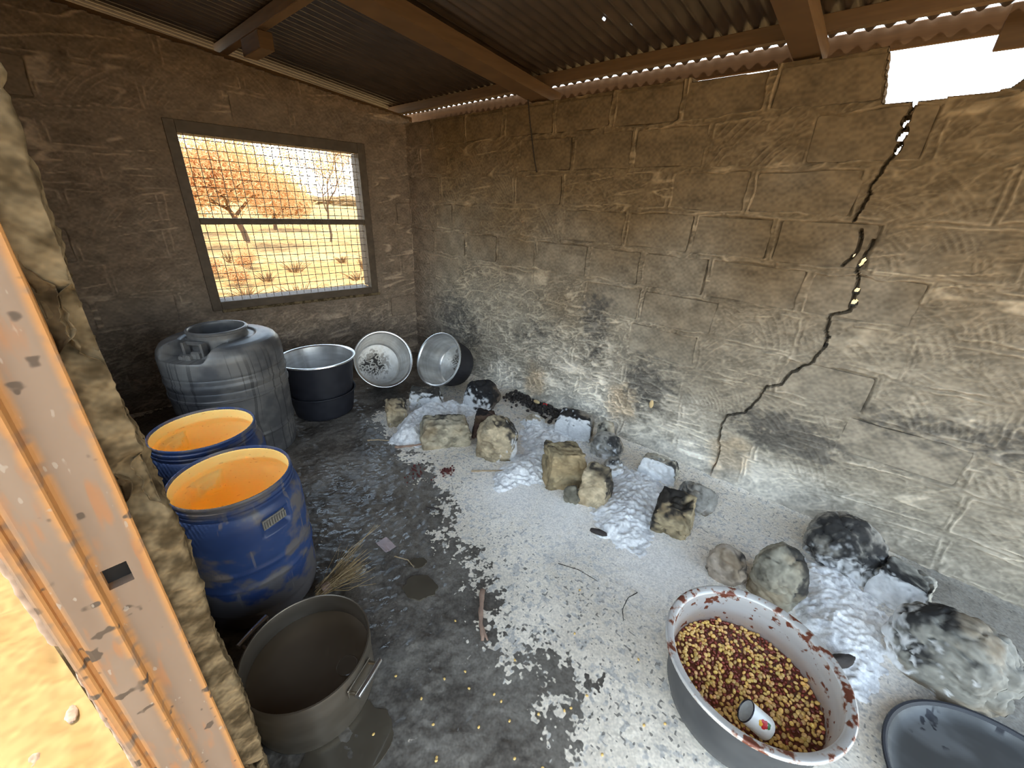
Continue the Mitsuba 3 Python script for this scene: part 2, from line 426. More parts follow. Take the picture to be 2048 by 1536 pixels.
D = .006
us = np.arange(-4.06, 1.601, D); zs = np.arange(-.02, 2.4141, D)
U, Z = np.meshgrid(us, zs, indexing='ij')
rm = sst(1.35, 1.0, Z + .25 * (f3(np.stack([U, Z, U * 0], -1), 2, 2, 77) - .5)) * sst(-.75, -1.25, U) * sst(-3.55, -3.2, U)
rm = np.maximum(rm, .45 * sst(.55, .25, Z)); rm = np.maximum(rm, .42)
h, ridge, shown = gen_wall(U, Z, blocks, 3, rm, fans, 1.0)
h += .05 * sst(.16, .0, Z) ** 2
for c in CRACKS:
    cc = np.array(c); fine = []
    for p0, p1 in zip(cc[:-1], cc[1:]):
        kk = max(1, int(np.linalg.norm(p1 - p0) / .02))
        fine += [p0 + (p1 - p0) * t / kk for t in range(kk)]
    fine = np.array(fine + [cc[-1]]); fine[1:-1, 0] += rng.normal(0, .0035, len(fine) - 2)
    d = segdist(U, Z, fine)
    w = .0030 + .0028 * n3(np.stack([U, Z, U * 0], -1), 14, 3) * sst(.0, .5, Z)
    h = np.where(d < w, h - .055, h + .004 * np.exp(-((d - w) / .006) ** 2))
    ridge = np.where(d < w, 0, ridge)
keep = np.ones((len(us) - 1, len(zs) - 1), bool)
cu = (us[:-1] + us[1:]) / 2; cz = (zs[:-1] + zs[1:]) / 2
CU, CZ = np.meshgrid(cu, cz, indexing='ij')
from shapely import contains_xy
wb = .008 * (f3(np.stack([CU, CZ, CU * 0], -1), 30, 3, 91) - .5)
keep &= ~contains_xy(HOLE, CU + wb, CZ + wb)
top = 2.412 + .018 * (f3(np.stack([CU, CU * 0, CU * 0], -1), 3.0, 3, 15) - .5) - .02 * ((CU > -1.15) & (CU < -.72)) + .012 * ((CU < -3.2))
keep &= CZ < top
for (x, z, rx, rz) in LIGHTS:
    keep &= ~(((CU - x - .25 * (CZ - z)) / (rx * 1.35)) ** 2 + ((CZ - z) / rz) ** 2 < 1)
P = np.stack([U, U * 0 + YB, Z], -1)
m, used = grid_slab(P, np.array([0, -1.0, 0]), h, keep, .15)
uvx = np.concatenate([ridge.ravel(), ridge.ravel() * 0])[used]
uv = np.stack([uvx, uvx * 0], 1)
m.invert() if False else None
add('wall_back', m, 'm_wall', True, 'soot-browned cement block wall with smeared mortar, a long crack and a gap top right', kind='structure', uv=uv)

def block_mesh(a, b, z0, z1, seed, cut):
    r = np.random.default_rng(seed)
    g = .020
    x0, x1, y0, y1 = a + g, b - g, z0 + g, z1 - g
    ring = [(x0, y0), ((x0 * 2 + x1) / 3, y0), ((x0 + 2 * x1) / 3, y0), (x1, y0), (x1, (y0 + y1) / 2), (x1, y1), ((x0 + 2 * x1) / 3, y1), ((x0 * 2 + x1) / 3, y1), (x0, y1), (x0, (y0 + y1) / 2)]
    pl = Polygon([(p[0] + r.normal(0, .004), p[1] + r.normal(0, .004)) for p in ring]).buffer(-.012).buffer(.012, quad_segs=2)
    for c in cut: pl = pl.difference(c)
    geoms = [q for q in getattr(pl, 'geoms', [pl]) if q.area > .002]
    if not geoms: return None
    return cat([trimesh.creation.extrude_polygon(q.simplify(.002), .03, engine='earcut') for q in geoms])

cuts = [LineString(c).buffer(.011) for c in CRACKS] + [HOLE.buffer(.012), sbox(-9, 2.385, 9, 3)]
cuts += [affinity.scale(Point(x, z).buffer(1.0), rx * 1.35 + .006, rz + .006) for x, z, rx, rz in LIGHTS]
for i, (k, a, b, z0, z1, s) in enumerate(blocks):
    if not s: continue
    bm = block_mesh(a, b, z0, z1, 300 + i, cuts)
    if bm is None: continue
    # local (x, z, up) -> world: outward is -y
    off = rb.uniform(-.001, .004); ty, tz = rb.normal(0, .006), rb.normal(0, .006)
    v = bm.vertices
    out = v[:, 2] - .03 + off + ty * (v[:, 0] - (a + b) / 2) + tz * (v[:, 1] - (z0 + z1) / 2)
    w = trimesh.Trimesh(np.stack([v[:, 0], YB - out, v[:, 1]], 1), bm.faces, process=False)
    add(num('wall_back__block'), w, 'm_block')

# ------------------------------------------------------------------ structure: window wall (left), 5 degrees off square
CORNER = np.array([-4.022, 2.76, 0.0])
DIRW = np.array([math.sin(ANG), math.cos(ANG), 0]); NW = np.array([math.cos(ANG), -math.sin(ANG), 0])
def wp(s, z, o=0.0):
    """Point on the window wall: s along it (0 at the far corner, negative towards the door side), height z, o out into the room."""
    return CORNER + DIRW * s + NW * o + np.array([0, 0, z])
D2 = .008
ss = np.arange(-2.86, .06, D2); zz = np.arange(-.02, 2.79, D2)
S, Zw = np.meshgrid(ss, zz, indexing='ij')
wbl = make_blocks(-2.9, .1, [2.68, 2.43, 2.187, 1.94, 1.70, 1.452, 1.20, .955, .71, .465, .22, -.02], {}, 31)
wblocks, wfans = [], []
W0, W1, WZ0, WZ1 = -1.945, -.475, .785, 2.165       # rough opening taken by the frame
for (k, a, b, z0, z1) in wbl:
    inter = not (b < W0 or a > W1 or z1 < WZ0 or z0 > WZ1)
    s = int((not inter) and rb.random() < .4 and b - a > .2 and z0 > .4 and z1 < 2.44)
    wblocks.append((k, a, b, z0, z1, s))
    if not s and not inter and rb.random() < .5: wfans.append(((a + b) / 2, (z0 + z1) / 2, (b - a) / 2, .12, rb.choice([-.9, .7, -.5]), .035, -1.0, int(rb.integers(1e6))))
rmw = np.maximum(.3, .8 * sst(1.0, .5, Zw))
hw, rgw, _ = gen_wall(S, Zw, wblocks, 8, rmw, wfans, 1.0)
# smooth cement band around the window
dw = np.maximum(np.maximum(W0 - S, S - W1), np.maximum(WZ0 - Zw, Zw - WZ1))
sm = sst(.13, .05, dw) * (dw > -.5)
hw = hw * (1 - .85 * sm) + .004 * sm; rgw *= (1 - sm)
kw_ = np.ones((len(ss) - 1, len(zz) - 1), bool)
cs = (ss[:-1] + ss[1:]) / 2; c2 = (zz[:-1] + zz[1:]) / 2
CS, C2 = np.meshgrid(cs, c2, indexing='ij')
kw_ &= ~((CS > W0) & (CS < W1) & (C2 > WZ0) & (C2 < WZ1))
kw_ &= C2 < 2.462 - .115 * CS + .014 * (f3(np.stack([CS, CS * 0, CS * 0], -1), 6, 3, 5) - .5)
Pw = CORNER + DIRW * S[..., None] + np.array([0, 0, 1.0]) * Zw[..., None]
mw, usedw = grid_slab(Pw[:, :], NW, hw, kw_, .16)
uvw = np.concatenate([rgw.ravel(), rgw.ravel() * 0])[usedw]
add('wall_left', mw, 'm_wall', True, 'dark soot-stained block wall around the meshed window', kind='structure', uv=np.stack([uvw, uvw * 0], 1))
for i, (k, a, b, z0, z1, s) in enumerate(wblocks):
    if not s: continue
    bm = block_mesh(a, b, z0, z1, 900 + i, [])
    if bm is None: continue
    v = bm.vertices
    w = CORNER + DIRW * v[:, :1] + np.array([0, 0, 1.0]) * v[:, 1:2] + NW * (v[:, 2:3] - .029)
    add(num('wall_left__block'), trimesh.Trimesh(w, bm.faces, process=False), 'm_block')

# window frame: steel section with transom, lower and upper welded mesh
def wbar(s0, s1, z0, z1, o0, o1):
    b = bev(s0, s1, z0, z1, o0, o1, .003)
    v = b.vertices
    return trimesh.Trimesh(CORNER + DIRW * v[:, :1] + np.array([0, 0, 1.0]) * v[:, 1:2] + NW * v[:, 2:3], b.faces, process=False)

def winframe_col(p, n, uv):
    return mix((0.065, 0.046, 0.030), (0.12, 0.088, 0.06), fbm(p.x * 20, p.y * 20, p.z * 20, 3))
principled('m_winframe', proc(winframe_col), 0.6, specular=0.3)
principled('m_wire', (0.16, 0.13, 0.10), 0.5, metallic=0.5)
FS0, FS1, FZ0, FZ1 = -1.965, -.455, .765, 2.185
IS0, IS1, IZ0, IZ1, TZ = -1.895, -.527, .838, 2.10, 1.49
fr = [wbar(FS0, IS0, FZ0, FZ1, -.06, .016), wbar(IS1, FS1, FZ0, FZ1, -.06, .016), wbar(IS0, IS1, IZ1, FZ1, -.06, .014), wbar(IS0, IS1, FZ0, IZ0, -.06, .014)]
for k, b in enumerate(fr): add(num('window_1__frame_bar'), b, 'm_winframe')
add('window_1__transom', wbar(IS0, IS1, TZ - .022, TZ + .022, -.05, .010), 'm_winframe')
# outer reveal returns
for b in (wbar(IS0 - .012, IS0, IZ0, IZ1, -.16, -.06), wbar(IS1, IS1 + .012, IZ0, IZ1, -.16, -.06), wbar(IS0, IS1, IZ1, IZ1 + .012, -.16, -.06), wbar(IS0, IS1, IZ0 - .03, IZ0 - .002, -.2, -.06)):
    add(num('window_1__reveal'), b, 'm_winframe')
def wire_panel(s0, s1, z0, z1, o, step=.066):
    ms = []
    rr = np.random.default_rng(int(z0 * 1000))
    for s in np.arange(s0 + step * .6, s1, step):
        t = np.linspace(z0, z1, 5); ms.append(tube([wp(s + rr.normal(0, .0015), z, o) for z in t], .0026, 5))
    for z in np.arange(z0 + step * .5, z1, step):
        t = np.linspace(s0, s1, 7); ms.append(tube([wp(s, z + rr.normal(0, .001), o + .005) for s in t], .0026, 5))
    return cat(ms)
add('window_1__wire_mesh', wire_panel(IS0, IS1, TZ + .02, IZ1, -.045), 'm_wire', True)
add('window_1__wire_mesh_001', wire_panel(IS0, IS1, IZ0, TZ - .02, -.045), 'm_wire', True)
tag('window_1', 'steel window frame with a transom and welded wire mesh, set in the dark left wall', kind='structure')
add('window_1__sill', wbar(-1.9, -.44, .745, .772, -.02, .02), 'm_rubble')

# ------------------------------------------------------------------ structure: front wall with the door reveal and its own meshed window (left of the camera)
VX0, VX1, VZ0, VZ1 = -2.85, -1.50, .74, 2.34
parts = [boxm(-4.4, VX0, -.15, .0, 0, 2.868), boxm(VX1, -.70, -.15, .0, 0, 2.868), boxm(VX0, VX1, -.15, .0, 0, VZ0), boxm(VX0, VX1, -.15, .0, VZ1, 2.868)]
add('wall_front', cat(parts), 'm_rubble', label='cement block wall beside the doorway', kind='structure')
ms = [bev(VX0, VX0 + .05, -.1, -.05, VZ0, VZ1), bev(VX1 - .05, VX1, -.1, -.05, VZ0, VZ1), bev(VX0 + .05, VX1 - .05, -.1, -.05, VZ0, VZ0 + .05), bev(VX0 + .05, VX1 - .05, -.1, -.05, VZ1 - .05, VZ1)]
for b in ms: add(num('window_2__frame_bar'), b, 'm_winframe')
ms = [tube([(x, -.075, VZ0 + .05), (x, -.075, VZ1 - .05)], .003, 5) for x in np.arange(VX0 + .1, VX1 - .06, .06)]
ms += [tube([(VX0 + .05, -.07, z), (VX1 - .05, -.07, z)], .003, 5) for z in np.arange(VZ0 + .09, VZ1 - .06, .06)]
add('window_2__wire_mesh', cat(ms), 'm_wire', True)
tag('window_2', 'meshed steel window in the wall beside the doorway', kind='structure')

# rough end of the front wall in the doorway
def render_col(p, n, uv):
    g = noise(p.x * 120, p.y * 120, p.z * 120)
    return mix((0.30, 0.20, 0.14), (0.48, 0.36, 0.27), fbm(p.x * 40, p.y * 40, p.z * 40, 3)) * (.7 + .5 * g)
principled('m_render', proc(render_col), 0.95, specular=0.1)
def rough_column(x0, x1, y0, y1, z0, z1, step, amp, seed):
    ring = np.array(sbox(x0, y0, x1, y1).buffer(-.003).buffer(.003, quad_segs=4).exterior.segmentize(step).coords)[:-1]
    k = int((z1 - z0) / step); n = len(ring)
    nrm = np.roll(ring, -1, 0) - np.roll(ring, 1, 0)
    nrm = np.stack([nrm[:, 1], -nrm[:, 0]], 1); nrm /= np.linalg.norm(nrm, axis=1, keepdims=True)
    if ((ring - ring.mean(0)) * nrm).sum() < 0: nrm = -nrm
    zz_ = np.linspace(z0, z1, k + 1)
    v = np.concatenate([np.tile(ring, (k + 1, 1)), np.repeat(zz_, n)[:, None]], 1)
    nn = np.concatenate([np.tile(nrm, (k + 1, 1)), np.zeros((len(v), 1))], 1)
    a = amp * (1.7 * (f3(v, 4, 2, seed) - .5) + 1.1 * (f3(v, 17, 3, seed + 1) - .5) + .55 * (n3(v, 60, seed + 3) - .5) + .45 * (n3(v, 130, seed + 5) - .5))
    pit = -1.2 * amp * sst(.62, .75, f3(v, 9, 2, seed + 8))
    v = v + nn * (a + pit)[:, None]
    p, q = np.meshgrid(np.arange(k), np.arange(n), indexing='ij')
    quads = np.stack([p * n + q, p * n + (q + 1) % n, (p + 1) * n + (q + 1) % n, (p + 1) * n + q], -1).reshape(-1, 4)
    t = trimesh.Trimesh(v, np.vstack([quads[:, [0, 1, 2]], quads[:, [0, 2, 3]]]), process=False)
    return t
add('wall_front__broken_plaster', rough_column(-.80, -.665, -.030, .0105, -.02, 2.74, .0065, .014, 4), 'm_rubble', True, label='rough broken plaster edge of the doorway')
add('wall_front__outer_render', rough_column(-.80, -.658, -.1415, -.131, -.02, 2.74, .0075, .0055, 14), 'm_render', True, label='gritty outer plaster edge')

# pressed steel door frame post: rebated section extruded upright
prof = [(-.70, -.026), (-.654, -.026), (-.652, -.028), (-.652, -.076), (-.6505, -.079), (-.637, -.081), (-.635, -.083), (-.635, -.113), (-.637, -.1175), (-.6425, -.1185), (-.6425, -.1225), (-.637, -.1235), (-.635, -.126), (-.635, -.131), (-.638, -.134), (-.70, -.134)]
fm = trimesh.creation.extrude_polygon(Polygon(prof), 2.4, engine='earcut')
hole = boxm(-.68, -.62, -.0745, -.0485, 1.198, 1.233)
try:
    fm = trimesh.boolean.difference([fm, hole], engine='manifold')
except Exception:
    pass
add('door_1__frame_post', fm, 'm_frame')
principled('m_dark', (0.012, 0.010, 0.009), 0.9)
add('door_1__strike_slot_shade', cat([boxm(-.672, -.668, -.08, -.045, 1.19, 1.24)]), 'm_dark', label='black plate painting the shade inside the latch slot')  # near-black plate set in the slot to paint its shade
tag('door_1', 'rusty brown pressed steel door frame post at the left edge', kind='structure')

# ------------------------------------------------------------------ structure: floor
DF = .008
fx = np.arange(-4.42, 1.62, DF); fy = np.arange(-.16, 2.80, DF)
X, Y = np.meshgrid(fx, fy, indexing='ij')
PF = np.stack([X, Y, X * 0], -1)
WET = Polygon([(-4.2, -.2), (-4.2, 2.8), (-3.1, 2.8), (-2.95, 1.75), (-2.82, 1.45), (-2.40, 1.37), (-1.97, 1.35), (-1.63, 1.31), (-1.50, 1.13), (-1.37, 1.0), (-1.24, 1.02), (-1.10, 1.04), (-1.03, .92), (-.90, .98), (-.80, .82), (-.66, .80), (-.60, .98), (-.44, .98), (-.36, .93), (-.40, .80), (-.26, .68), (-.1, .3), (.1, -.2)])
from shapely import distance, points as spoints
def sdist(poly, X, Y, step=4):
    xs, ys = X[::step, 0], Y[0, ::step]
    A, B = np.meshgrid(xs, ys, indexing='ij')
    d = distance(spoints(A.ravel(), B.ravel()), poly.exterior).reshape(A.shape)
    d = np.where(contains_xy(poly, A, B), d, -d)
    from scipy.ndimage import map_coordinates
    gi = np.clip((X - xs[0]) / (xs[1] - xs[0]), 0, len(xs) - 1); gj = np.clip((Y - ys[0]) / (ys[1] - ys[0]), 0, len(ys) - 1)
    return map_coordinates(d, [gi, gj], order=1, mode='nearest')
dwet = sdist(WET, X, Y)
wet = np.clip(.5 + dwet / .34, 0, 1.25)
def wet_at(x, y):
    return np.clip(.5 + np.array([(1 if WET.contains(Point(a, b)) else -1) * WET.exterior.distance(Point(a, b)) for a, b in zip(np.ravel(x), np.ravel(y))]) / .34, 0, 1.25)
HEARTH = [((-2.46, 1.80), .42), ((-1.48, 2.10), .50), ((-.78, 2.02), .46), ((.30, 2.02), .42)]
ashm = np.zeros(X.shape)
for (cx, cy), r in HEARTH + [((-1.35, 1.62), .33), ((-.42, 1.72), .36), ((-1.0, 1.75), .4)]:
    ashm = np.maximum(ashm, np.exp(-((X - cx) ** 2 + (Y - cy) ** 2) / (r * r)) * .95)
ashm = np.maximum(ashm, .35 * sst(1.3, 1.9, Y) * sst(-2.9, -2.4, X) * sst(.9, .2, X))
fl = .012 * (f3(PF, 1.3, 3, 51) - .5) + .006 * (f3(PF, 14, 3, 52) - .5)
mud = sst(.45, .95, wet)
fl += mud * (.012 * (f3(PF, 9, 3, 53) - .5) + .011 * (f3(PF, 34, 2, 54) - .5) - .004)
fl += .05 * sst(2.62, 2.8, Y) ** 2 * (X > -3.9)
gf = np.ones((len(fx) - 1, len(fy) - 1), bool)
fmesh, fused = grid_slab(PF, np.array([0, 0, 1.0]), fl, gf, .10, 40)
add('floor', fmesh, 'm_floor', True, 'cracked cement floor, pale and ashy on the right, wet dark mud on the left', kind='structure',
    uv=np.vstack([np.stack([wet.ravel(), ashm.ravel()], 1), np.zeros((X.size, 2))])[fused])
def floor_z(x, y):
    i = int(np.clip((x - fx[0]) / DF, 0, len(fx) - 1)); j = int(np.clip((y - fy[0]) / DF, 0, len(fy) - 1))
    return float(fl[i, j])

# ------------------------------------------------------------------ structure: outside ground
gx = np.concatenate([[-400, -120, -50, -25, -14], np.arange(-9, -3.0, .12), np.arange(-3, -.3, .03), np.arange(-.3, 6.01, .15), [9, 20, 60, 400]])
gy = np.concatenate([[-400, -100, -30, -12, -6], np.arange(-4, .01, .035), np.arange(.1, 8, .12), [10, 15, 25, 60, 400]])
GX, GY = np.meshgrid(gx, gy, indexing='ij')
PG = np.stack([GX, GY, GX * 0], -1)
near = (np.abs(GX + 1) < 9) & (GY > -4) & (GY < 8)
gh = -.12 + np.where(near, .03 * (f3(PG, 1.1, 3, 61) - .5) + .03 * sst(.52, .7, f3(PG, 4.2, 3, 62)) + .02 * (f3(PG, 13, 2, 63) - .5) - .02 * sst(.06, .0, np.abs(f3(PG, 3.4, 3, 64) - .5)), 0)
inside = (GX > -4.25) & (GX < 1.7) & (GY > -.12) & (GY < 2.95)
gh = np.where(inside, -.2, gh)
add('ground', grid_slab(PG, np.array([0, 0, 1.0]), gh, np.ones((len(gx) - 1, len(gy) - 1), bool), .3, 60)[0], 'm_sand', True, 'dry sunlit sandy ground outside', kind='structure')

# ------------------------------------------------------------------ structure: roof
def zroof(y):
    return 2.594 + .107 * (2.76 - y)
PITCH, AMP = .076, .0135
def sheet(x0, ncor, y0, y1, lift, holes):
    n = ncor * 8 + 1
    xs = x0 + np.arange(n) * PITCH / 8
    ys = np.linspace(y0, y1, 120 if holes else 8)
    A, B = np.meshgrid(xs, ys, indexing='ij')
    rr = np.random.default_rng(int((x0 + 9) * 100))
    zz_ = zroof(B) + lift + AMP * np.cos(2 * np.pi * A / PITCH) + .004 * (meshkit.noise(np.stack([A * 2, B * 1.5, A * 0], -1), 3) - .5)
    idx = np.arange(A.size).reshape(A.shape)
    k = np.ones((n - 1, len(ys) - 1), bool)
    for hx, hy in holes:
        k[np.argmin(np.abs(xs[:-1] + PITCH / 16 - hx)), np.argmin(np.abs(ys[:-1] - hy))] = False
    v = np.stack([A, B, zz_], -1).reshape(-1, 3); v2 = v + np.array([0, 0, .0012])
    q = [w[k] for w in (idx[:-1, :-1], idx[1:, :-1], idx[1:, 1:], idx[:-1, 1:])]
    f = np.vstack([np.stack([q[0], q[2], q[1]], 1), np.stack([q[0], q[3], q[2]], 1)])
    f2 = f[:, ::-1] + len(v)
    return trimesh.Trimesh(np.vstack([v, v2]), np.vstack([f, f2]), process=False)
PINS = [(-1.75, 2.30), (-1.53, 2.34), (-1.41, 2.43)]
x = -4.56; k = 0
while x < 1.7:
    hs = [p for p in PINS if x < p[0] < x + 9 * PITCH]
    add(num('ceiling__corrugated_sheet'), sheet(x, 10, -.20, 3.03, .0025 * (k % 2), hs), 'm_sheet', True)
    x += 9 * PITCH; k += 1
tag('ceiling', 'smoke-blackened corrugated iron roof on timber rafters and purlins', kind='structure')

def beam_y(x0, x1, y0, y1, zb, hgt):
    """A rafter along the roof slope, bottom at zb(y)."""
    pts = [(x, y, zb(y) + dz) for x in (x0, x1) for y in (y0, y1) for dz in (0, hgt)]
    b = trimesh.convex.convex_hull(np.array(pts))
    return b
zbot = lambda y: 2.428 + .107 * (2.76 - y)
for (a, b) in ((-2.385, -2.215), (-.665, -.545)):
    add(num('ceiling__rafter'), beam_y(a, b, -.18, 2.93, zbot, .078), 'm_wood')
def purlin(x0, x1, y, w, hgt):
    z0 = zbot(y) + .080
    b = bev(x0, x1, y - w / 2, y + w / 2, z0, z0 + hgt, .003)
    return b
add('ceiling__purlin', purlin(-4.3, 1.65, 2.78, .05, zroof(2.78) - .015 - zbot(2.78) - .080), 'm_wood')
add('ceiling__purlin_001', purlin(-4.3, 1.65, 1.30, .06, zroof(1.3) - .015 - zbot(1.3) - .080), 'm_wood')
add('ceiling__purlin_002', purlin(-4.3, 1.65, -.05, .06, zroof(-.05) - .015 - zbot(-.05) - .080), 'm_wood')
add('ceiling__cleat_block', bev(-3.72, -3.40, 1.27, 1.36, zbot(1.3) - .02, zbot(1.3) + .079), 'm_wood')
add('ceiling__fascia_board', bev(-4.5, .06, 3.045, 3.07, 2.466, 2.567), 'm_wood')
add('ceiling__fascia_board_001', bev(.055, 1.7, 3.038, 3.064, 2.403, 2.567), 'm_wood')
# raking batten on the window wall
b = trimesh.convex.convex_hull(np.array([wp(s, 2.462 - .115 * s + dz, o) for s in (-2.85, .1) for dz in (-.012, .03) for o in (-.09, -.03)]))
add('ceiling__wall_plate', b, 'm_wood')

# ------------------------------------------------------------------ hanging wire on the back wall
pts = [(-2.367, 2.742, 2.43), (-2.345, 2.741, 2.32), (-2.31, 2.742, 2.17), (-2.275, 2.741, 2.04), (-2.245, 2.743, 1.945)]
principled('m_string', (0.035, 0.022, 0.012), 0.9)
add('wire', tube([(a, b - .012, c) for a, b, c in pts], .005, 6), 'm_string', True, 'thin sooty wire hanging down the back wall below the rafter end', 'wire')

# ------------------------------------------------------------------ blue drums
def blue_col(p, n, uv):
    f = fbm(p.x * 12, p.y * 12, p.z * 12, 4)
    g = fbm(p.x * 40, p.y * 40, p.z * 5, 3)
    c = mix((0.015, 0.034, 0.11), (0.028, 0.058, 0.165), f)
    dirt = smoothstep(.46, .66, f + .35 * smoothstep(.30, .0, p.z) + .10 * (g - .5))
    c = mix(c, (0.12, 0.105, 0.085), .8 * dirt)
    c = mix(c, (0.16, 0.15, 0.14), smoothstep(.70, .78, g) * .5)
    return c
principled('m_blue', proc(blue_col), 0.42, specular=0.5)
def orange_col(p, n, uv):
    f = fbm(p.x * 14, p.y * 14, p.z * 14, 3)
    s = noise(p.x * 90, p.y * 90, p.z * 90)
    c = mix((0.965, 0.70, 0.22), (0.97, 0.76, 0.28), f)
    return mix(c, (0.60, 0.34, 0.10), smoothstep(.84, .92, s) * .45)
principled('m_orange', proc(orange_col), 0.5, specular=0.4)
principled('m_drumrim', (0.022, 0.034, 0.085), 0.45, specular=0.5)
principled('m_handle_dust', (0.17, 0.16, 0.14), 0.8)

def ang_box(v, ctr, az, half_w, z0, z1, soft=.012):
    """1 inside a window on a drum's side around azimuth az (arc half width half_w metres, z range)."""
    r = np.hypot(v[:, 0] - ctr[0], v[:, 1] - ctr[1])
    th = np.arctan2(v[:, 1] - ctr[1], v[:, 0] - ctr[0])
    d = (th - az + np.pi) % (2 * np.pi) - np.pi
    arc = np.abs(d) * r
    return sst(half_w + soft, half_w - soft * .2, arc) * sst(z0 - soft, z0 + soft * .2, v[:, 2]) * sst(z1 + soft, z1 - soft * .2, v[:, 2])

def drum(key, cx, cy, handle_az, label, group, R=.238, H=.65):
    outer = [(.03, .0), (R * .86, .0), (R * .94, .012), (R * .965, .05), (R * .965, .085), (R * .985, .095), (R * .985, .11), (R * .975, .12), (R * .99, .225), (R * .99, .235), (R * 1.015, .242), (R * 1.015, .255), (R * .995, .263), (R * .995, .315), (R * 1.015, .322), (R * 1.015, .335), (R, .343), (R, .50), (R * .992, .535), (R * .965, .565), (R * .925, .585), (R * .885, .592), (R * .878, .597)]
    o = lathe(dense(outer, .012), 160)
    az0 = handle_az
    for az in (az0, az0 + np.pi):
        wgt = ang_box(o.vertices, (0, 0), az, .052, .478, .535)
        r = np.hypot(o.vertices[:, 0], o.vertices[:, 1])
        o.vertices[:, :2] *= (1 - wgt * .022 / np.maximum(r, .05))[:, None]
    add(key + '__body', xf(o, None, (cx, cy, .002)), 'm_blue', 50)
    rim = [(R * .872, .592), (R * .918, .594), (R * .920, .604), (R * .900, .608), (R * .900, .614), (R * .922, .617), (R * .922, .627), (R * .905, .631), (R * .905, .637), (R * .915, .640), (R * .917, .647), (R * .905, .652), (R * .888, .652), (R * .880, .648), (R * .872, .640)]
    add(key + '__rim', xf(lathe(rim + [rim[0]], 120), None, (cx, cy, .002)), 'm_blue' if key != 'x' else 'm_drumrim', 35)
    inner = [(R * .872, .641), (R * .862, .636), (R * .870, .630), (R * .860, .622), (R * .870, .614), (R * .862, .604), (R * .862, .592), (R * .90, .575), (R * .94, .558), (R * .968, .53), (R * .975, .495), (R * .972, .12), (R * .93, .05), (R * .85, .02), (.001, .016)]
    i = lathe(dense(inner, .011), 160)
    for az in (az0, az0 + np.pi):
        wgt = ang_box(i.vertices, (0, 0), az, .060, .468, .545, .014)
        w2 = ang_box(i.vertices, (0, 0), az, .030, .492, .520, .010)
        r = np.hypot(i.vertices[:, 0], i.vertices[:, 1])
        i.vertices[:, :2] *= (1 - (wgt * .026 + w2 * .014) / np.maximum(r, .05))[:, None]
    add(key + '__liner', xf(i, None, (cx, cy, .002)), 'm_orange', True, label='orange inside of the drum')
    for az in (az0, az0 + np.pi):
        c, s = math.cos(az), math.sin(az)
        rot = np.array([[-s, 0, c], [c, 0, s], [0, 1, 0]])     # local x tangent, y up, z outward
        gp = [bev(-.042 + .0105 * q, -.0365 + .0105 * q, -.016, .016, -.004, .004, .001) for q in range(9)]
        gp.append(bev(-.047, .047, -.022, .022, -.010, -.002, .001))
        add(num(key + '__handle_grip'), xf(cat(gp), rot, (cx + c * (R - .017), cy + s * (R - .017), .508)), 'm_handle_dust', label='dusty recessed hand grip')
    tag(key, label, 'drum', group)

drum('drum', -1.728, .244, .30, 'dark blue plastic drum with orange inside, in front of the other blue drum', None)
drum('drum_001', -2.233, .262, .55, 'blue plastic drum with orange inside, between the black tank and the nearer drum', None)

# ------------------------------------------------------------------ black plastic tank
def tank_col(p, n, uv):
    f = fbm(p.x * 7, p.y * 7, p.z * 7, 4)
    th = dr.atan2(p.y - .587, p.x + 3.10)
    run = .6 * smoothstep(.74, .80, noise(th * 26 + 2.4 * noise(p.z * 6, 3, th * 2), p.z * 1.1, 2.0)) * smoothstep(.86, .7, p.z)
    c = mix((0.065, 0.066, 0.070), (0.135, 0.130, 0.124), smoothstep(.35, .7, f))
    c = mix(c, (0.018, 0.018, 0.02), run * .85)
    c = mix(c, (0.15, 0.14, 0.125), smoothstep(.6, .75, f) * smoothstep(.25, 0, p.z))
    return c
principled('m_tank', proc(tank_col), 0.38, specular=0.5)
TX, TY, TR = -3.10, .590, .347
zt = [(.05, 0), (.33, 0), (.355, .02), (.36, .05), (.366, .20), (.368, .205), (.374, .212), (.374, .222), (.368, .23), (.380, .50), (.387, .506), (.387, .520), (.381, .526), (.381, .565), (.377, .57), (.388, .605), (.388, .618), (.382, .625), (.382, .655), (.378, .66), (.383, .668), (.383, .76), (.374, .80), (.350, .832), (.32, .846), (.27, .852), (.235, .853), (.225, .846), (.21, .842), (.190, .845), (.182, .855), (.182, .885), (.189, .889), (.190, .901), (.184, .907), (.172, .907), (.166, .900), (.166, .80), (.25, .78), (.34, .72), (.35, .1), (.30, .02), (.001, .02)]
zt = [(a * .9, b) for a, b in zt]
tk = lathe(dense(zt, .014), 180)
v = tk.vertices
raz = math.atan2(.42 - TY, -2.98 - TX)
th = (np.arctan2(v[:, 1], v[:, 0]) - raz + np.pi) % (2 * np.pi) - np.pi
r = np.hypot(v[:, 0], v[:, 1])
outer_shell = np.zeros(len(v), bool); nr = len(dense(zt, .014))
prof_idx = np.repeat(np.arange(nr), 180)
cut_i = int(np.argmax(np.isclose(dense(zt, .014)[:, 0], .182 * .9) & np.isclose(dense(zt, .014)[:, 1], .855)))
outer_shell = prof_idx < cut_i
lat = np.abs(th) * r
wgt = sst(.175, .125, lat) * sst(.765, .80, v[:, 2]) * outer_shell * (np.abs(th) < 1.2)
v[:, 2] = v[:, 2] - wgt * (v[:, 2] - .765) * .95
tk.vertices = v
add('water_tank__body', xf(tk, None, (TX, TY, .002)), 'm_tank', 40)
c, s = math.cos(raz), math.sin(raz)
rot = np.array([[c, -s, 0], [s, c, 0], [0, 0, 1]])
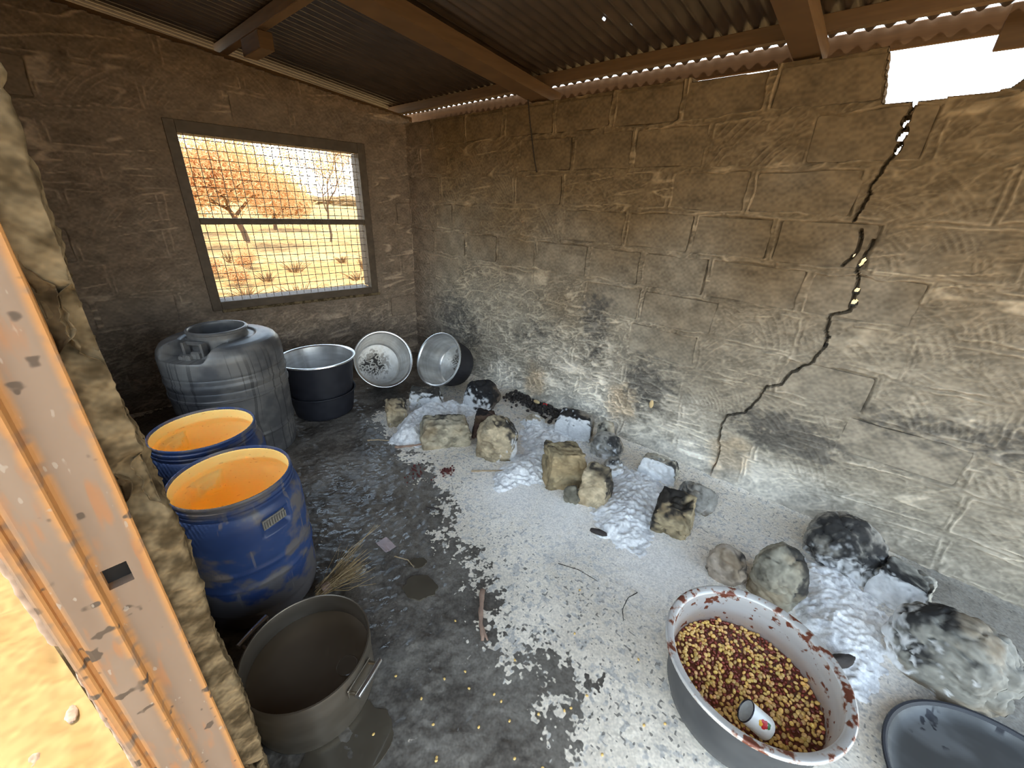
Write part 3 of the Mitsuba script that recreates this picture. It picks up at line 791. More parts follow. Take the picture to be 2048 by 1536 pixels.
hd = cat([bev(.172, .192, -.07, .07, .835, .862, .005), bev(.172, .22, -.07, -.052, .77, .862, .005), bev(.172, .22, .052, .07, .77, .862, .005)])
add('water_tank__handle', xf(hd, rot, (TX, TY, .002)), 'm_tank', label='moulded bar handle in front of the mouth')
lug = cat([bev(.23, .272, -.03, .02, .76, .80, .008), bev(.205, .245, .005, .06, .765, .815, .008), bev(.245, .27, -.06, -.03, .765, .79, .006)])
add('water_tank__latch', xf(lug, rot, (TX, TY, .002)), 'm_tank')
tag('water_tank', 'large black ribbed plastic tank with an open round mouth, below the window', 'tank')

# ------------------------------------------------------------------ cooking pots
def alu_col(p, n, uv):
    f = fbm(uv.x * 6, uv.y * 6, 1.0, 3)
    s = noise(uv.x * 2, uv.y * 60, 3)
    c = mix((0.55, 0.54, 0.52), (0.78, 0.78, 0.78), f) * (.85 + .25 * s)
    return c
principled('m_alu', proc(alu_col), 0.32, metallic=0.85, specular=0.5)
def burnt(seed, cx, cy, rad):
    def fn(p, n, uv):
        d = dr.sqrt(dr.square(uv.x - cx) + dr.square(uv.y - cy))
        a = fbm(uv.x * 5 + seed, uv.y * 5, seed, 3)
        f1, f2_, _ = voronoi(uv.x * 5.5 + seed + 1.4 * a, uv.y * 5.5 + a)
        ring = smoothstep(.16, .30, f1) * smoothstep(.6, .42, f1)
        c = mix((0.42, 0.39, 0.34), (0.66, 0.65, 0.63), a)
        k = smoothstep(rad + .16, rad - .16, d + .5 * (a - .5))
        c = mix(c, (0.02, 0.017, 0.015), k * (1 - .75 * ring))
        return mix(c, (0.10, 0.08, 0.06), smoothstep(.62, .74, a) * smoothstep(1.0, .6, d) * .7)
    return fn
principled('m_burnt', proc(burnt(2.0, -.25, .0, .52)), 0.45, metallic=0.4)
principled('m_burnt2', proc(burnt(7.0, .1, .15, .34)), 0.42, metallic=0.5)
def soot_col(p, n, uv):
    return mix((0.008, 0.009, 0.014), (0.022, 0.023, 0.030), fbm(p.x * 10, p.y * 10, p.z * 10, 3))
principled('m_soot', proc(soot_col), 0.5, specular=0.45)

def pot(key, loc, axis, R, depth, rb_, bottom_mat, label, rim_w=.022):
    rot = axis_rot(axis) if axis is not None else np.eye(3)
    z0 = -depth
    out = [(.001, z0), (rb_ * .86, z0), (rb_ * .96, z0 + .014), (rb_ * 1.0, z0 + .05), (R - rim_w - .002, -.03), (R - rim_w, -.012)]
    add(key + '__body', xf(lathe(dense(out, .03), 90), rot, loc), 'm_soot', 50, label='soot-blackened outside')
    rim = [(R - rim_w, -.014), (R - .004, -.012), (R, -.006), (R - .002, .002), (R - .008, .004), (R - rim_w + .002, .0), (R - rim_w - .004, -.008)]
    add(key + '__rim', xf(lathe(rim, 90), rot, loc), 'm_alurim', 40, label='bright rolled rim')
    inn = dense([(R - rim_w - .003, -.006), (R - rim_w - .006, -.03), (rb_ * .98, z0 + .055), (rb_ * .94, z0 + .024), (rb_ * .88, z0 + .012)], .03)
    im = lathe(inn, 90)
    vv = im.vertices
    uvi = np.stack([np.arctan2(vv[:, 1], vv[:, 0]), vv[:, 2]], 1)
    add(key + '__inner_wall', xf(im, rot, loc), 'm_alu', True, label='scratched bare aluminium inside', uv=uvi)
    dk = lathe(np.array([[rb_ * .89, z0 + .013], [rb_ * .7, z0 + .008], [rb_ * .4, z0 + .008], [.0005, z0 + .008]]), 60)
    add(key + '__base', xf(dk, rot, loc), bottom_mat, True, label='inside base of the pot', uv=dk.vertices[:, :2] / rb_)
    tag(key, label, 'pot')
principled('m_alurim', (0.74, 0.74, 0.73), 0.28, metallic=0.9)

pot('cooking_pot', (-3.2329, 1.8308, .3367), (.84, -.2563, .4782), .272, .30, .22, 'm_burnt', 'tipped aluminium pot with burnt food across its base, left of the other tipped pot')
pot('cooking_pot_001', (-2.8915, 2.198, .3360), (.128, -.872, .472), .264, .30, .22, 'm_burnt2', 'tipped aluminium pot by the back wall, its black outside showing on the right')
PX, PY = -3.265, 1.243
pot('cooking_pot_002', (PX, PY, .502), None, .302, .36, .245, 'm_burnt2', 'upright black-bottomed aluminium pot nested in a second pot beside the black tank')
# the pot below it
out = [(.001, .002), (.215, .002), (.228, .014), (.236, .05), (.256, .195), (.268, .2), (.270, .208), (.262, .212), (.252, .204), (.228, .05), (.21, .016), (.001, .014)]
add('cooking_pot_003__body', xf(lathe(dense(out, .03), 90), None, (PX, PY, 0)), 'm_soot', 50)
add('cooking_pot_003__rim', xf(lathe([(.258, .196), (.268, .199), (.271, .206), (.267, .212), (.258, .210), (.258, .196)], 90), None, (PX, PY, 0)), 'm_soot', 40)
tag('cooking_pot_003', 'lower soot-blackened pot that holds the upright aluminium pot beside the tank', 'pot')

# steel pot in the doorway corner
def steel_col(p, n, uv):
    f = fbm(p.x * 9, p.y * 9, p.z * 20, 3)
    return mix((0.22, 0.185, 0.14), (0.36, 0.31, 0.25), f)
principled('m_steel', proc(steel_col), 0.36, metallic=0.85)
principled('m_chrome', (0.66, 0.66, 0.66), 0.2, metallic=0.95)
SX, SY, SR, SH = -1.112, .222, .208, .245
out = [(.001, .003), (SR * .93, .003), (SR * .98, .012), (SR, .03), (SR, SH - .055), (SR - .001, SH - .05), (SR + .003, SH - .047), (SR + .003, SH - .006), (SR + .002, SH), (SR - .003, SH + .001)]
add('steel_pot__body', xf(lathe(dense(out, .02), 110), None, (SX, SY, 0)), 'm_steel', 40)
inn = [(SR - .003, SH + .001), (SR - .005, SH - .003), (SR - .005, .03), (SR * .92, .01), (.001, .008)]
add('steel_pot__inner_wall', xf(lathe(dense(inn, .02), 110), None, (SX, SY, 0)), 'm_steel', True)
def pot_handle(az):
    c, s = math.cos(az), math.sin(az)
    rot = np.array([[c, -s, 0], [s, c, 0], [0, 0, 1]])
    br = cat([bev(SR, SR + .006, -.06, .06, SH - .075, SH - .035, .002), tube([(SR, -.052, SH - .055), (SR + .03, -.052, SH - .045), (SR + .042, -.052, SH - .035)], .006, 8), tube([(SR, .052, SH - .055), (SR + .03, .052, SH - .045), (SR + .042, .052, SH - .035)], .006, 8)])
    k = add(num('steel_pot__handle'), xf(tube([(SR + .044, -.062, SH - .034), (SR + .046, 0, SH - .033), (SR + .044, .062, SH - .034)], .0105, 14), rot, (SX, SY, 0)), 'm_chrome', 40, label='round bar handle')
    add(k + '__bracket', xf(br, rot, (SX, SY, 0)), 'm_steel')
pot_handle(math.radians(25)); pot_handle(math.radians(205))
tag('steel_pot', 'wide stainless steel pot of murky water standing in front of the blue drum', 'pot')
def water_col(p, n, uv):
    return mix((0.075, 0.052, 0.032), (0.12, 0.088, 0.055), fbm(p.x * 7, p.y * 7, 0, 3))
principled('m_water', proc(water_col), 0.36, specular=0.5)
wm = lathe([(SR - .0055, SH - .085), (SR * .6, SH - .085), (.001, SH - .085)], 90)
add('dirty_water', xf(wm, None, (SX, SY, 0)), 'm_water', True, 'murky brown water standing in the stainless steel pot', 'water')
principled('m_disc', (0.10, 0.078, 0.055), 0.25)
add('reflection_disc', xf(lathe([(.001, -.001), (.034, -.001), (.037, .001), (.034, .003), (.031, .0022), (.001, .0022)], 40), None, (SX + .105, SY + .085, SH - .0845)), 'm_disc', 40, 'small round disc added to mimic a reflection on the murky water', 'disc')  # added disc standing in for a round reflection on the water

# ------------------------------------------------------------------ big pot of maize and beans
def foodpot_col(p, n, uv):
    f = fbm(p.x * 46, p.y * 46, p.z * 46, 4) * .6 + .4 * fbm(p.x * 12, p.y * 12, p.z * 12, 3)
    g = fbm(p.x * 8, p.y * 8, p.z * 30, 3)
    hi = smoothstep(.235, .30, p.z)
    c = mix((0.60, 0.585, 0.57), (0.47, 0.45, 0.43), g)
    c = mix(c, (0.36, 0.24, 0.17), .6 * smoothstep(.235, .17, p.z))
    c = mix(c, (0.34, 0.18, 0.11), .8 * smoothstep(.57, .66, f + .12 * hi - .06))
    c = mix(c, (0.16, 0.05, 0.03), smoothstep(.62, .69, f + .07 * hi))
    return c
principled('m_foodpot', proc(foodpot_col), 0.38, metallic=0.35, specular=0.5)
def greypot_col(p, n, uv):
    f = fbm(p.x * 10, p.y * 10, p.z * 10, 3)
    return mix((0.04, 0.043, 0.05), (0.10, 0.104, 0.11), f)
principled('m_greypot', proc(greypot_col), 0.42, metallic=0.5)
BX, BY, BR, BH = .066, 1.252, .290, .30
out = [(.001, .002), (.17, .002), (.205, .014), (.232, .05), (.248, .10), (.262, BH - .03), (.266, BH - .016)]
add('stew_pot__body', xf(lathe(dense(out, .03), 110), None, (BX, BY, 0)), 'm_greypot', True, label='dull grey outside of the pot')
rim = [(.264, BH - .018), (.283, BH - .012), (BR, BH - .006), (BR - .001, BH + .001), (.283, BH + .005), (.266, BH + .001), (.259, BH - .008)]
add('stew_pot__rim', xf(lathe(rim, 110), None, (BX, BY, 0)), 'm_foodpot', 50, label='food-smeared rolled rim')
inn = [(.2595, BH - .008), (.256, BH - .03), (.242, .10), (.226, .055), (.2, .02), (.001, .012)]
add('stew_pot__inner_wall', xf(lathe(dense(inn, .02), 110), None, (BX, BY, 0)), 'm_foodpot', True, label='stained aluminium inside')
tag('stew_pot', 'wide aluminium pot of cooked maize and beans at the lower right, nearest the camera', 'pot')
principled('m_broth', (0.12, 0.035, 0.018), 0.3, specular=0.5)
FZ = .158
rf = np.random.default_rng(77)
ico = trimesh.creation.icosphere(subdivisions=1)
vv, ff, cc = [], [], []
disc = lathe([(.2475, FZ - .006), (.18, FZ - .005), (.08, FZ - .005), (.001, FZ - .005)], 60)
vv.append(disc.vertices + np.array([BX, BY, 0])); ff.append(disc.faces); cc.append(np.tile([.11, .035, .018], (len(disc.vertices), 1))); nv = len(disc.vertices)
MUG = np.array([.140, 1.118])
pts = []
for i in range(9000):
    rr_ = .240 * math.sqrt(rf.random()); t = rf.random() * 2 * math.pi
    q = np.array([rr_ * math.cos(t), rr_ * math.sin(t)])
    if pts and np.min(np.hypot(*(np.array(pts)[:, :2] - q).T)) < .0104: continue
    pts.append((*q,))
    if len(pts) > 1500: break
pts = np.array(pts)
for q in pts:
    patch = meshkit.noise(np.array([[q[0] * 14, q[1] * 14, 1.0]]), 3)[0]
    maize = rf.random() < .38 + .42 * patch
    R_ = trimesh.transformations.random_rotation_matrix(rf.random(3))[:3, :3]
    sc = np.array([.0084, .0073, .0052]) * rf.uniform(.85, 1.15) if maize else np.array([.0078, .0050, .0046]) * rf.uniform(.85, 1.1)
    z = FZ + rf.uniform(-.0045, .0035) - (0 if maize else .0012)
    vv.append((ico.vertices * sc) @ R_.T + np.array([BX + q[0], BY + q[1], z])); ff.append(ico.faces + nv); nv += len(ico.vertices)
    col = np.array([.78, .52, .17]) * rf.uniform(.65, 1.1) * np.array([1, rf.uniform(.85, 1.05), rf.uniform(.7, 1.2)]) if maize else np.array([.19, .04, .025]) * rf.uniform(.6, 1.6)
    cc.append(np.tile(col, (len(ico.vertices), 1)))
principled('m_food', VC, 0.3, specular=0.5)
add('maize_and_beans', trimesh.Trimesh(np.vstack(vv), np.vstack(ff), process=False), 'm_food', True, 'cooked yellow maize and dark red beans filling the wide pot', 'food', kind='stuff', color=np.vstack(cc))

# white enamel mug lying in the food
principled('m_enamel', (0.80, 0.79, 0.74), 0.18, specular=0.6)
principled('m_enamel_in', (0.55, 0.56, 0.55), 0.25, specular=0.5)
principled('m_navy', (0.012, 0.012, 0.02), 0.25)
ma = np.array([-.72, -.17, .36]); ma /= np.linalg.norm(ma)
mrot = axis_rot(ma); mloc = np.array([.095, 1.115, .222])
MR, ML = .036, .080
add('enamel_mug__body', xf(lathe(dense([(MR, 0), (MR, -.01), (MR, -ML + .008), (MR - .003, -ML + .002), (MR - .008, -ML), (.001, -ML)], .02), 48), mrot, mloc), 'm_enamel', 40)
add('enamel_mug__inner_wall', xf(lathe(dense([(MR - .0015, 0), (MR - .0018, -ML + .01), (MR - .006, -ML + .004), (.001, -ML + .003)], .02), 48), mrot, mloc), 'm_enamel_in', 40)
add('enamel_mug__rim', xf(lathe([(MR - .002, -.001), (MR + .0012, -.0012), (MR + .0018, .0005), (MR + .0006, .0022), (MR - .0014, .002), (MR - .002, -.001)], 48), mrot, mloc), 'm_navy', True, label='black rolled rim')
# painted flowers: thin patches that follow the side
side = np.array([.2, -.55, .8]); lt = mrot.T @ side; a0 = math.atan2(lt[1], lt[0])
def patch(t, z, r_, n=9, sx=1.0):
    ring = [(a0 + t + sx * r_ * math.cos(q) / MR, z + r_ * math.sin(q)) for q in np.arange(n) * 2 * np.pi / n]
    p3 = [((MR + .0006) * math.cos(a), (MR + .0006) * math.sin(a), b) for a, b in ring] + [((MR + .0009) * math.cos(a0 + t), (MR + .0009) * math.sin(a0 + t), z)]
    return trimesh.Trimesh(np.array(p3), np.array([(i, (i + 1) % n, n) for i in range(n)]), process=False)
principled('m_red', (0.55, 0.03, 0.03), 0.3); principled('m_yellow', (0.80, 0.42, 0.04), 0.3); principled('m_green', (0.05, 0.16, 0.05), 0.3)
add('enamel_mug__flower', xf(cat([patch(.15, -.036, .008), patch(-.15, -.042, .007), patch(.0, -.048, .006), patch(.28, -.045, .006)]), mrot, mloc), 'm_red', label='painted red flower')
add('enamel_mug__flower_001', xf(cat([patch(-.1, -.032, .0065), patch(.05, -.028, .0055)]), mrot, mloc), 'm_yellow', label='painted yellow flower')
add('enamel_mug__leaf', xf(cat([patch(.35, -.054, .007, 9, .5), patch(.12, -.056, .005, 9, 1.4)]), mrot, mloc), 'm_green', label='painted green leaf')
hp = [(0, MR, -.018), (0, MR + .018, -.02), (0, MR + .026, -.035), (0, MR + .020, -.052), (0, MR, -.058)]
a1 = a0 + math.pi - .5
hr = np.array([[math.sin(a1), math.cos(a1), 0], [-math.cos(a1), math.sin(a1), 0], [0, 0, 1]])
add('enamel_mug__handle', xf(xf(tube(hp, .004, 8), hr), mrot, mloc), 'm_enamel', True)
tag('enamel_mug', 'white enamel mug with painted red and yellow flowers, lying in the maize and beans', 'mug')

# ------------------------------------------------------------------ large sooty pan lid at the lower right
def lid_col(p, n, uv):
    f = fbm(p.x * 5, p.y * 9, 0, 4)
    g = fbm(p.x * 30, p.y * 30, 0, 3)
    c = mix((0.055, 0.055, 0.054), (0.125, 0.128, 0.13), smoothstep(.3, .7, f))
    c = mix(c, (0.02, 0.02, 0.025), smoothstep(.62, .7, g) * smoothstep(.5, .6, f))
    return c
principled('m_lid', proc(lid_col), 0.5, metallic=0.35)
LX, LY, LR = .83, 1.50, .345
pr = [(.001, .016), (.27, .018), (.312, .022), (.330, .034), (.340, .046), (LR, .050), (LR + .003, .046), (LR, .040), (.334, .022), (.315, .006), (.28, .003), (.001, .003)]
add('pan_lid__plate', xf(lathe(dense(pr, .03), 120), None, (LX, LY, .002)), 'm_lid', 35)
add('pan_lid__rim', xf(lathe([(LR - .012, .044), (LR - .004, .053), (LR + .003, .054), (LR + .006, .049), (LR + .002, .043), (LR - .012, .044)], 120), None, (LX, LY, .002)), 'm_soot', 40, label='black rolled edge')
tag('pan_lid', 'large round blackened pan lid lying upturned on the floor at the lower right', 'lid')

# ------------------------------------------------------------------ hearth stones
def stone(c, w, d, hgt, yaw, seed, shape, hearth, soot, ash, base, label, lean=(0, 0), top=.86, mid=1.0):
    r = np.random.default_rng(seed)
    pts = []
    if shape == 'block':
        for z, k in ((-.02, 1.0), (hgt * .5, mid), (hgt, top)):
            for sx in (-1, 1):
                for sy in (-1, 1):
                    pts.append((sx * w / 2 * k * r.uniform(.88, 1.05), sy * d / 2 * k * r.uniform(.86, 1.06), z * (r.uniform(.88, 1.03) if z > 0 else 1)))
    else:
        for z, k in ((-.02, .86), (hgt * .3, 1.02), (hgt * .68, .92), (hgt * .93, .62), (hgt, .25)):
            n = 7
            for i in range(n):
                a = 2 * np.pi * (i + r.uniform(-.3, .3)) / n
                q = r.uniform(.88, 1.12)
                pts.append((w / 2 * k * q * np.sign(math.cos(a)) * abs(math.cos(a)) ** .8, d / 2 * k * q * np.sign(math.sin(a)) * abs(math.sin(a)) ** .8, z * r.uniform(.94, 1.05)))
    pts = np.array(pts); pts[:, 0] += lean[0] * np.maximum(pts[:, 2], 0); pts[:, 1] += lean[1] * np.maximum(pts[:, 2], 0)
    hull = trimesh.convex.convex_hull(pts)
    mm = m3.Manifold(m3.Mesh(np.asarray(hull.vertices, np.float32), np.asarray(hull.faces, np.uint32)))
    mm = mm.refine_to_length(.0115).to_mesh()
    t = trimesh.Trimesh(mm.vert_properties[:, :3], mm.tri_verts, process=True)
    t = trimesh.smoothing.filter_laplacian(t, lamb=.45, iterations=3 if shape == 'block' else 6)
    v0 = t.vertices + np.array([seed * 1.7, 0, 0]); n = t.vertex_normals
    chip = np.abs(f3(v0, 10, 2, seed + 12) - .5)
    disp = .034 * (f3(v0, 7, 3, seed) - .5) + .017 * (f3(v0, 24, 3, seed + 1) - .5) + .010 * (n3(v0, 62, seed + 2) - .5) - .016 * sst(.05, .0, chip)
    v = t.vertices + n * disp[:, None]
    ca, sa = math.cos(math.radians(yaw)), math.sin(math.radians(yaw))
    Rz = np.array([[ca, -sa, 0], [sa, ca, 0], [0, 0, 1]])
    v = v @ Rz.T + np.array([c[0], c[1], -.004]); 
    t = trimesh.Trimesh(v, t.faces, process=False)
    n = t.vertex_normals
    hd_ = np.array([hearth[0] - c[0], hearth[1] - c[1]]); hd_ /= np.linalg.norm(hd_) + 1e-9
    fac = n[:, 0] * hd_[0] + n[:, 1] * hd_[1]
    pos = ((v[:, 0] - c[0]) * hd_[0] + (v[:, 1] - c[1]) * hd_[1]) / max(w, d)
    fa = f3(v, 9, 4, seed + 4); fb = f3(v, 32, 3, seed + 5); fc = n3(v, 110, seed + 6)
    base = np.asarray(base, float)
    col = base * (.40 + .75 * fa[:, None] + .75 * (fb[:, None] - .5)) * (.68 + .55 * fc[:, None])
    gk = sst(.52, .66, f3(v, 14, 4, seed + 21))[:, None]; col = col * (1 - .45 * gk)
    col = np.clip(col, .012, 1)
    warm = sst(.5, .7, f3(v, 6, 3, seed + 9))
    col = col * (1 - .35 * warm[:, None]) + np.array([.30, .20, .10]) * .35 * warm[:, None]
    sk = sst(.92, 1.28, soot + .55 * pos + .55 * (v[:, 2] / hgt) * .8 + 1.5 * (fa - .5) + .8 * (fb - .5) + .3 * fac)
    col = col * (1 - .93 * sk[:, None]) + np.array([.016, .016, .018]) * .93 * sk[:, None]
    ak = sst(.35, .6, ash * (fac + .20 - .6 * v[:, 2] / hgt) + .7 * (fb - .5)) * (1 - .2 * sk)
    col = col * (1 - ak[:, None]) + np.array([.82, .82, .82]) * ak[:, None] * (.85 + .3 * fc[:, None])
    add(num('hearth_stone'), t, 'm_stone', 40, label, 'stone', color=None) if False else None
    key = num('hearth_stone')
    scene[key] = mikit.ply(t, 'm_stone', smooth=True, color=np.clip(col, 0, 1))
    tag(key, label, 'stone')

TAN, GREY, PALE, DARK, RED = (.60, .49, .33), (.46, .43, .38), (.76, .69, .56), (.15, .13, .115), (.16, .10, .08)
H1, H2, H3, H4 = (-2.46, 1.85), (-1.5, 2.15), (-.78, 2.08), (.32, 2.02)
stone((-2.655, 1.57), .165, .17, .20, 62, 1, 'block', H1, .55, .5, TAN, 'small upright tan block at the far left end of the stone row')
stone((-2.70, 1.90), .30, .15, .19, 42, 2, 'block', H1, .75, 1.1, PALE, 'flat-topped block with a sooty top edge, behind the farthest ash heap')
stone((-2.135, 1.665), .385, .20, .215, 57, 3, 'block', H1, .42, .5, (.55, .48, .35), 'long pale cut block lying in front of the farthest ash heap')
stone((-2.40, 2.30), .36, .30, .24, 40, 4, 'boulder', H1, 1.0, .8, DARK, 'dark sooty boulder below the tipped pot by the back wall')
stone((-2.02, 1.985), .19, .18, .19, 40, 5, 'block', H1, .75, .2, RED, 'small reddish-black block wedged behind the long pale block')
stone((-1.735, 1.83), .33, .27, .30, 38, 6, 'boulder', H2, .62, .9, TAN, 'big rounded tan stone with a scorched black shoulder, left of the second ash heap', mid=1.0)
stone((-1.50, 2.50), .30, .20, .20, 25, 7, 'block', H2, .85, 1.4, GREY, 'black-topped stone with an ash-white face, behind the second ash heap at the wall')
stone((-1.83, 2.40), .19, .14, .075, 30, 8, 'boulder', H2, .15, 1.6, PALE, 'low ash-covered stone beside the dark charcoal bits at the back wall')
stone((-1.215, 1.94), .27, .24, .25, 50, 9, 'block', H2, .55, .25, (.47, .37, .22), 'rough brown angular block between the second and third ash heaps')
stone((-1.16, 2.43), .25, .20, .17, 20, 10, 'boulder', H3, .32, .5, GREY, 'grey rounded stone behind the rough brown angular block')
stone((-1.25, 2.56), .16, .14, .20, 10, 110, 'boulder', H2, .58, .4, PALE, 'pale stone with a black smudge peeping out behind the grey rounded stone')
stone((-1.00, 2.25), .15, .13, .12, 24, 11, 'boulder', H3, .22, .9, GREY, 'small grey stone behind the tall upright block')
stone((-.935, 1.905), .175, .17, .24, 14, 12, 'block', H3, .60, .35, TAN, 'tall upright tan block with a sooty right edge, left of the third ash heap')
stone((-1.045, 1.80), .11, .10, .10, 30, 13, 'boulder', H3, .1, .2, (.33, .30, .23), 'little grey-brown stone at the foot of the tall upright block')
stone((-.755, 2.44), .26, .12, .165, 8, 14, 'block', H3, .62, 1.2, PALE, 'whitish block with a charred top edge, behind the third ash heap')
stone((-.485, 2.03), .21, .19, .215, 12, 15, 'block', H3, 1.0, .4, (.50, .40, .25), 'half-charred block, black on top and tan below, right of the third ash heap')
stone((-.45, 2.31), .24, .19, .16, 14, 16, 'boulder', H3, .42, .5, GREY, 'grey speckled stone just behind the half-charred block')
stone((-.145, 1.895), .19, .18, .155, 4, 17, 'boulder', H4, .2, .2, (.50, .42, .34), 'small pinkish-grey rounded stone behind the maize pot, left of the larger tan one')
stone((.06, 1.955), .235, .27, .25, -4, 18, 'boulder', H4, .62, .3, (.45, .41, .32), 'upright tan-grey stone with a dark right side, behind the maize pot')
stone((.28, 2.46), .37, .36, .25, -6, 19, 'boulder', H4, .66, .5, GREY, 'broad sooty boulder against the foot of the back wall, behind the nearest ash heap')
stone((.53, 2.36), .22, .22, .17, -14, 20, 'block', H4, .45, 1.3, (.52, .50, .44), 'pale square stone with an ash-white side, right of the nearest ash heap')
stone((.655, 1.985), .38, .34, .30, -24, 21, 'boulder', H4, .50, .8, (.33, .32, .285), 'largest grey boulder, at the right beside the upturned lid', top=.72, mid=1.0)

# ------------------------------------------------------------------ ash heaps
def ash(poly, top, seed, label, fall=.16):
    pg = Polygon(poly).buffer(.10).buffer(-.02)
    x0, y0, x1, y1 = pg.bounds
    D_ = .0085
    A, B = np.meshgrid(np.arange(x0 - .02, x1 + .02, D_), np.arange(y0 - .02, y1 + .02, D_), indexing='ij')
    d = sdist(pg, A, B, 3)
    p = np.stack([A, B, A * 0], -1)
    d = d + .10 * (f3(p, 8, 3, seed) - .5)
    m = sst(0, fall, d)
    z = -.010 + (top + .010) * m * (.62 + .55 * f3(p, 5, 3, seed + 1)) + sst(0, .05, d) * (.020 * (f3(p, 26, 3, seed + 2) - .42) + .018 * (ridged(p, 34, seed + 3, 1.2) - .6) + .014 * (n3(p, 75, seed + 4) - .5))
    z = z + np.interp(B.ravel(), [-9, 2.62, 2.8, 9], [0, 0, .04, .04]).reshape(B.shape) + .012 * (f3(p, 1.3, 3, 51) - .5)
    cell = (d[:-1, :-1] > -.01) & (d[1:, 1:] > -.01)
    idx = np.arange(A.size).reshape(A.shape)
    q = [w[cell] for w in (idx[:-1, :-1], idx[1:, :-1], idx[1:, 1:], idx[:-1, 1:])]
    f = np.vstack([np.stack([q[0], q[1], q[2]], 1), np.stack([q[0], q[2], q[3]], 1)])
    v = np.stack([A, B, z], -1).reshape(-1, 3)
    t = trimesh.Trimesh(v, f, process=False); t.remove_unreferenced_vertices()
    add(num('ash_heap'), t, 'm_ash', True, label, 'ash', kind='stuff')
ash([(-2.40, 1.42), (-2.58, 1.62), (-2.62, 1.85), (-2.58, 2.10), (-2.38, 2.14), (-2.32, 1.95), (-2.36, 1.68), (-2.28, 1.50)], .11, 201, 'white ash heaped between the stones farthest from the door', .14)
ash([(-1.92, 2.36), (-1.56, 2.50), (-1.40, 2.36), (-1.36, 2.05), (-1.32, 1.80), (-1.45, 1.55), (-1.56, 1.72), (-1.62, 2.04)], .06, 202, 'white ash spread around the rounded tan stone, second heap from the far end', .2)
ash([(-1.0, 2.34), (-.70, 2.36), (-.60, 2.20), (-.62, 1.95), (-.52, 1.72), (-.76, 1.66), (-.86, 1.80), (-.90, 2.0)], .055, 203, 'white ash between the tall tan block and the half-charred block', .2)
ash([(.12, 2.26), (.36, 2.32), (.44, 2.15), (.47, 1.85), (.42, 1.66), (.30, 1.74), (.20, 1.90)], .06, 204, 'grey-white ash beside the largest boulder, nearest the camera', .18)

# ------------------------------------------------------------------ charcoal crumbs at the back wall (uncountable)
rc = np.random.default_rng(9)
ms = []
for i in range(420):
    x = rc.uniform(-2.35, -1.62); y = 2.70 - abs(rc.normal(0, .09)) + .0; s = rc.uniform(.006, .02)
    b = trimesh.creation.icosphere(subdivisions=0); b.vertices *= rc.uniform(.6, 1.3, 3) * s
    R_ = trimesh.transformations.random_rotation_matrix(rc.random(3))[:3, :3]
    ms.append(xf(b, R_, (x, min(y, 2.71), s * .5 + rc.uniform(0, .03) + .05 * max(0, (y - 2.62) / .18) ** 2)))
principled('m_char', (0.035, 0.028, 0.025), 0.8)
add('charcoal_crumbs', cat(ms), 'm_char', False, 'dark charcoal crumbs and bark in the corner between the stones and the back wall', 'charcoal', kind='stuff')
principled('m_redplastic', (0.5, 0.03, 0.03), 0.4)
add('plastic_scrap', xf(bev(-.02, .02, -.012, .012, 0, .004, .001), axis_rot((.2, -.5, .8)), (-1.93, 2.655, .05)), 'm_redplastic', label='tiny red plastic scrap among the charcoal crumbs', cat='scrap')
principled('m_cob', (0.62, 0.46, 0.24), 0.8)
add('wood_chip', xf(trimesh.creation.icosphere(subdivisions=2), np.diag([.035, .018, .016]), (-2.02, 2.645, .05)), 'm_cob', True, 'pale wood chip lying in the charcoal crumbs', 'wood chip')
add('plaster_chip', xf(trimesh.creation.icosphere(subdivisions=2), np.diag([.016, .012, .034]), (-1.005, 2.742, .37)), 'm_cob', True, 'small pale chip stuck low on the back wall above the whitish block', 'chip')

# charred lumps
def lump(key, loc, dims, seed, yaw, mat, label, cat_):
    b = trimesh.creation.icosphere(subdivisions=3)
    v = b.vertices * (1 + .5 * (f3(b.vertices, 2.2, 3, seed)[:, None] - .5)) * np.array(dims) / 2
    c, s = math.cos(yaw), math.sin(yaw)
    add(key, trimesh.Trimesh(v @ np.array([[c, -s, 0], [s, c, 0], [0, 0, 1]]).T + np.array(loc), b.faces, process=False), mat, True, label, cat_)
lump('charred_log', (.335, 1.70, .055), (.15, .05, .05), 31, .9, 'm_char', 'short charred log end lying in the nearest ash heap beside the maize pot rim', 'log')
lump('charcoal_lump', (-.76, 1.655, .025), (.10, .035, .03), 32, .35, 'm_char', 'grey-black charcoal stick end at the front of the third ash heap', 'charcoal')
principled('m_redbits', (0.10, 0.022, 0.018), 0.85)
ms = []
for i in range(60):
    a, q = rc.uniform(0, 6.28), abs(rc.normal(0, .028))
    b = trimesh.creation.icosphere(subdivisions=0); b.vertices *= rc.uniform(.004, .008)
    ms.append(xf(b, None, (-1.82 + q * math.cos(a), 1.418 + q * math.sin(a), .008 + rc.uniform(0, .014) - q * .1)))
add('bean_husks', cat(ms), 'm_redbits', False, 'dark red clump of spilled beans on the floor before the rounded tan stone', 'beans', kind='stuff')
ms = []
for i in range(40):
    b = trimesh.creation.icosphere(subdivisions=0); b.vertices *= rc.uniform(.004, .007)
    ms.append(xf(b, None, (-1.97 + rc.normal(0, .05), 1.27 + rc.normal(0, .035), .004)))
add('bean_husks_001', cat(ms), 'm_redbits', False, 'thin scatter of dark red bean bits at the edge of the wet floor', 'beans', kind='stuff')

